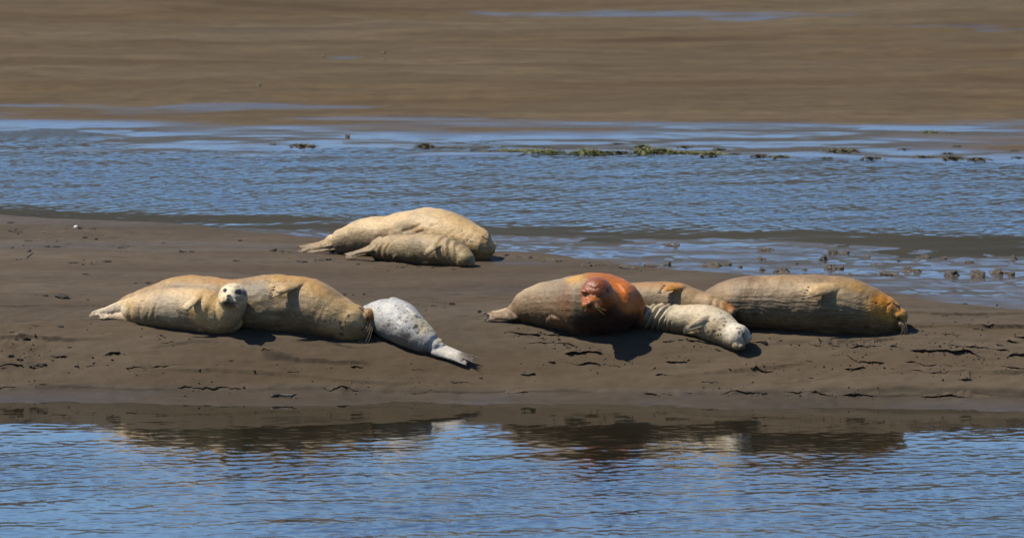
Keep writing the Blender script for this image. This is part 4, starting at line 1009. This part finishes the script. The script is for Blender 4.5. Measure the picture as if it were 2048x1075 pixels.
GC = 'dark mud clods scattered on the bank'
place('mud_clod', CLODS[0], 126, 594, 40, 11, 'long dark crumbly clod left of the cream seal', 'mud clod', GC)
place('mud_clod', CLODS[1], 903, 607, 13, 8, 'dark clod right of the white spotted pup', 'mud clod', GC)
place('mud_clod', CLODS[2], 690, 587, 9, 5, 'small dark clod above the head of the big tan seal', 'mud clod', GC)
lab = 'small dark crumbly clod lying on the bare mud bank'
pts = [(90, 592, 16, 5), (23, 446, 16, 4), (30, 462, 34, 4), (62, 487, 26, 5), (96, 495, 22, 5), (116, 497, 14, 5), (246, 499, 24, 5), (292, 502, 16, 3), (366, 503, 18, 5), (384, 503, 12, 6), (327, 492, 14, 3), (150, 532, 18, 4), (166, 534, 8, 4), (214, 527, 20, 6), (160, 457, 12, 7), (186, 460, 14, 6), (132, 459, 9, 4),
       (172, 480, 10, 5), (192, 482, 8, 5), (480, 482, 8, 5), (545, 500, 20, 7), (566, 502, 12, 6), (471, 523, 16, 4), (168, 552, 14, 3), (48, 677, 18, 5), (24, 667, 12, 4), (34, 680, 10, 5), (80, 727, 26, 8), (62, 731, 14, 7), (20, 712, 12, 8), (40, 720, 16, 6), (6, 735, 10, 5), (58, 506, 10, 6), (24, 497, 7, 4), (271, 568, 9, 4), (298, 568, 10, 5), (176, 598, 8, 3),
       (706, 588, 5, 4), (729, 589, 7, 5), (852, 620, 6, 4), (866, 612, 14, 4), (958, 623, 8, 6), (1036, 655, 6, 3), (958, 625, 6, 5), (325, 672, 14, 4), (330, 677, 9, 3), (380, 684, 12, 3), (400, 618, 6, 3), (120, 655, 18, 4), (140, 693, 10, 3), (220, 713, 14, 3), (600, 520, 30, 4), (640, 519, 22, 6), (655, 518, 12, 6), (716, 526, 8, 3), (806, 532, 10, 4), (866, 537, 8, 3), (908, 542, 10, 4),
       (1012, 516, 8, 9), (1490, 684, 14, 3), (1530, 688, 12, 4), (1510, 700, 5, 4), (1572, 662, 12, 3), (1820, 672, 12, 4), (1845, 664, 10, 4), (1950, 658, 12, 4), (1890, 633, 14, 4), (1910, 645, 8, 3), (2000, 690, 16, 5), (2030, 706, 14, 4), (1340, 680, 24, 4), (1360, 678, 12, 3), (1302, 676, 10, 3), (1930, 610, 10, 4), (1560, 684, 10, 5), (1710, 692, 16, 6), (1735, 696, 14, 6), (1785, 695, 12, 5), (1660, 688, 14, 5)]
ORD = 'first second third fourth fifth sixth seventh eighth ninth tenth eleventh twelfth thirteenth fourteenth fifteenth sixteenth seventeenth eighteenth nineteenth twentieth'.split()
def nth(k): return ORD[k] if k < 20 else 'twenty-' + ORD[k - 20]
def zone_clod(x, y):
    if x < 420 and y < 472: return 'along the top left edge of the bank'
    if x < 420 and y < 540: return 'on the upper left bank, below its top edge'
    if x < 420 and y < 640: return 'beside and above the cream seal'
    if x < 170: return 'in the churned mud at the lower left'
    if x < 420: return 'on the mud below the cream seal'
    if x < 740 and y < 560: return 'by the tail of the large back seal'
    if x < 1020 and y < 560: return 'along the belly of the back pup'
    if x < 1060: return 'around the white spotted pup'
    if x < 1480: return 'between the rust-headed seal and speckled pup'
    if x < 1800: return 'below the belly of the huge right seal'
    return 'on the mud right of the huge seal'
seen = {}
for i, (px, py, w, h) in sorted(enumerate(pts), key=lambda t: t[1][0]):
    zn = zone_clod(px, py); seen[zn] = seen.get(zn, -1) + 1
    place('mud_clod', CLODS[i % 6], px, py, w, h, 'small dark clod, ' + nth(seen[zn]) + ' from left, ' + zn, 'mud clod', GC, sink=.1)

# crumbs too small to tell apart, joined
mb = MB(); r = np.random.default_rng(77)
for cx, cy, sx_, sy_, n in [(40, 470, 60, 14, 30), (110, 490, 60, 10, 40), (240, 498, 60, 6, 24), (375, 502, 40, 5, 22), (170, 530, 60, 10, 30), (120, 593, 50, 5, 26), (60, 700, 60, 28, 70), (560, 502, 40, 6, 40), (650, 519, 60, 4, 50), (800, 533, 90, 5, 40), (1060, 520, 60, 5, 30), (1250, 533, 120, 5, 60), (1000, 515, 20, 8, 14), (900, 610, 50, 8, 14), (870, 612, 60, 14, 16),
                            (1110, 668, 90, 7, 50), (1160, 690, 90, 6, 34), (1200, 720, 110, 8, 40), (1420, 690, 90, 10, 40), (1720, 692, 150, 6, 110), (1900, 700, 140, 12, 70), (1980, 725, 80, 20, 50), (1600, 735, 160, 16, 50), (1850, 660, 100, 16, 26), (330, 678, 70, 12, 24), (200, 655, 120, 20, 26), (620, 735, 120, 24, 12), (500, 720, 160, 30, 14), (1024, 760, 1000, 24, 40), (1980, 650, 60, 40, 24)]:
    for k in range(int(n * .75)):
        px, py = cx + r.normal() * sx_ * .5, cy + r.normal() * sy_ * .5
        p = on_ground(px, py); s = (0.002 + 0.006 * r.random() ** 3)
        M = Matrix.Rotation(r.random() * 6.28, 3, 'Z') @ Matrix.Rotation(r.random(), 3, 'Y')
        mb.ball((p[0], p[1], surf_z(p[0], p[1]) + s * 0.3), s * (1 + r.random()), s, s * .7, M, 5, 4)
for k in range(520):
    x0, y0 = CR[int(r.random() * len(CR))]; x0 += r.normal() * .05; y0 += r.normal() * .06 - .01; s = 0.003 + 0.007 * r.random() ** 3
    M = Matrix.Rotation(r.random() * 6.28, 3, 'Z') @ Matrix.Rotation(r.random(), 3, 'Y')
    mb.ball((x0, y0, surf_z(x0, y0) + s * .3), s * (1 + 1.5 * r.random()), s, s * .7, M, 5, 4)
link('mud_crumbs', mb.mesh('mud_crumbs'), M_CRUMB, kind='stuff', label='fine dark crumbs of mud strewn over the bank')

# sodden branch in the shallows
p0 = on_ground(569, 799); s = mpp(p0[1]); z0 = surf_z(p0[0], p0[1])
t = bpy.data.objects.new('driftwood', None); COL.objects.link(t); t.location = (p0[0], p0[1], z0)
t['label'] = 'short black sodden branch lying in the shallows below the bank'; t['category'] = 'driftwood'
mb = MB(); mb.tube([(-24 * s, 0, 3 * s), (-10 * s, .02, 5.5 * s), (4 * s, 0, 4.5 * s), (16 * s, -.02, 5.5 * s), (24 * s, 0, 7 * s)], [4.5 * s, 3.0 * s, 2.6 * s, 2.4 * s, 1.2 * s], n=9); link('stem', mb.mesh('stem'), M_WOOD, t)
mb = MB(); mb.tube([(-22 * s, 0, 5 * s), (-22 * s, .01, -4 * s), (-17 * s, .0, -5 * s)], [3.4 * s, 3.0 * s, 1.6 * s], n=8); link('stub', mb.mesh('stub'), M_WOOD, t)
mb = MB(); mb.tube([(13 * s, 0, 5 * s), (18 * s, -.03, -1 * s), (23 * s, -.05, -3 * s)], [2.2 * s, 1.8 * s, 1.0 * s], n=8); link('twig', mb.mesh('twig'), M_WOOD, t)
# stick poking from the mud at the left
p0 = on_ground(58, 520); s = mpp(p0[1])
mb = MB(); mb.tube([(-6 * s, 0, -1 * s), (0, 0, 4 * s), (8 * s, .02, 9 * s)], [1.9 * s, 1.6 * s, 1.0 * s], n=7)
o = link('stick', mb.mesh('stick'), M_WOOD); o.location = (p0[0], p0[1], surf_z(p0[0], p0[1])); o['label'] = 'short dark stick poking up from the mud near the left edge'; o['category'] = 'stick'
place('mud_lump', LUMPS[2], 40, 523, 34, 7, 'low mud hump beside the short dark stick at the left', 'mud lump', None)
# shell
o = place('shell', lump_mesh('shell', 411, .15, 14, 8, mat=M_SHELL), 152, 455, 10, 5, 'small white shell on the mud at the upper left edge of the bank', 'shell', None)

# weed on the far shore: a ragged mound with fronds
def weed(name, seed, mat):
    r = np.random.default_rng(seed); V = []; F = []
    for k in range(150):
        a = r.random() * 6.28; d = r.random() ** .6; c = np.array([math.cos(a) * d, math.sin(a) * d, 0])
        hh = (1 - d * d) * (0.5 + 0.6 * r.random()) + 0.1
        tw = r.random() * 6.28; w = 0.05 + 0.08 * r.random(); e = np.array([math.cos(tw), math.sin(tw), 0]) * w
        lean = np.array([r.normal(), r.normal(), 0]) * .16
        o = len(V); V += [c - e, c + e, c + lean + e * .8 + (0, 0, hh * .6), c + lean - e * .8 + (0, 0, hh * .6), c + lean * 1.9 + (0, 0, hh)]
        F += [(o, o + 1, o + 2, o + 3), (o + 3, o + 2, o + 4)]
    me = bpy.data.meshes.new(name); me.from_pydata([tuple(v) for v in V], [], F); me.update(); me.materials.append(mat); return me
WEEDS = [weed('weed_clump', 500 + i, M_ALGA if i < 3 else M_ALGB) for i in range(5)]
GW = 'weed clumps along the far shore'
wl = ['green weed clump in the row along the far water edge', 'single green weed clump high on the far flat at the right', 'brown-green weed clump on the far water edge left of the centre', 'dull brown weed clump on the far shore near the right edge']
wk = {}
for i, (px, py, w, h, l, kk) in sorted(enumerate([(985, 303, 40, 5, 0, 3), (1030, 303, 60, 6, 0, 1), (1075, 304, 60, 7, 0, 0), (1105, 305, 44, 8, 0, 2), (1150, 306, 40, 6, 0, 1), (1180, 306, 52, 14, 0, 0), (1202, 306, 36, 10, 0, 2), (1237, 287, 36, 5, 0, 3), (1240, 306, 40, 9, 0, 3), (1285, 293, 30, 9, 0, 1), (1300, 305, 56, 16, 0, 0), (1325, 304, 50, 14, 0, 1), (1350, 307, 40, 9, 0, 2), (1385, 307, 40, 8, 0, 0), (1420, 309, 60, 10, 0, 1), (1440, 298, 30, 6, 0, 3), (1370, 294, 36, 6, 0, 3), (1470, 309, 30, 6, 0, 3), (1520, 312, 36, 6, 0, 3), (1560, 314, 44, 7, 0, 1),
        (1680, 304, 56, 9, 3, 4), (1705, 303, 30, 6, 3, 4), (1745, 317, 44, 7, 3, 3), (1655, 316, 30, 4, 3, 4), (1810, 301, 30, 4, 3, 3), (1850, 315, 50, 7, 3, 3), (1905, 318, 46, 9, 3, 3), (1915, 296, 26, 5, 3, 4), (1955, 320, 40, 8, 3, 4), (2030, 305, 40, 4, 3, 3), (2035, 317, 30, 4, 3, 3), (1895, 308, 30, 6, 3, 4),
        (1862, 262, 32, 8, 1, 0), (1900, 264, 24, 4, 1, 4), (600, 292, 50, 8, 2, 4), (622, 293, 26, 5, 2, 3), (546, 291, 20, 5, 2, 4), (850, 291, 30, 14, 2, 4), (950, 299, 30, 5, 2, 3)]), key=lambda t: t[1][0]):
    if px == 1900: lab = 'small brown weed scrap just right of the single green clump high on the far flat'
    elif px == 850: lab = 'tall brown blurred weed tuft left of the green weed row on the far shore'
    else:
        wk[l] = wk.get(l, 0) + 1
        lab = ('' if l == 1 else ordn(wk[l] - 1) + ' from the left: ') + wl[l]
    p = on_ground(px, py, h_far, _TF); s = mpp(p[1]); o = link('weed_clump', WEEDS[kk])
    o.location = (p[0], p[1], far_z(p[0], p[1]) - .005); o.scale = (w * s / 2 * 1.35, w * s / 2 * 1.4, h * s * .6); o.rotation_euler = (0, 0, random.uniform(-.3, .3))
    o['label'] = lab; o['category'] = 'weed'; o['group'] = GW
p = on_ground(695, 275, h_far, _TF); s = mpp(p[1])
o = link('stone', lump_mesh('stone', 420, .3, mat=M_CLOD)); o.location = (p[0], p[1], far_z(p[0], p[1])); o.scale = (5 * s, 5 * s, 7 * s)
o['label'] = 'small round brown stone on the far shore, left of the centre'; o['category'] = 'stone'
for i, (px, py) in enumerate([(646, 108), (768, 117), (768, 101), (518, 174)]):
    p = on_ground(px, py, h_far, _TF); s = mpp(p[1])
    o = link('stone', bpy.data.meshes['stone']); o.location = (p[0], p[1], far_z(p[0], p[1])); o.scale = (4 * s, 4 * s, 5 * s)
    o['label'] = ['rightmost pair, lower', 'rightmost pair, upper', 'second from left', 'leftmost'][[768, 768, 646, 518].index(px) if px != 768 else (0 if py > 110 else 1)] + ' of the tiny dark stones far out on the brown mudflat'; o['category'] = 'stone'; o['group'] = 'tiny stones on the far mudflat'
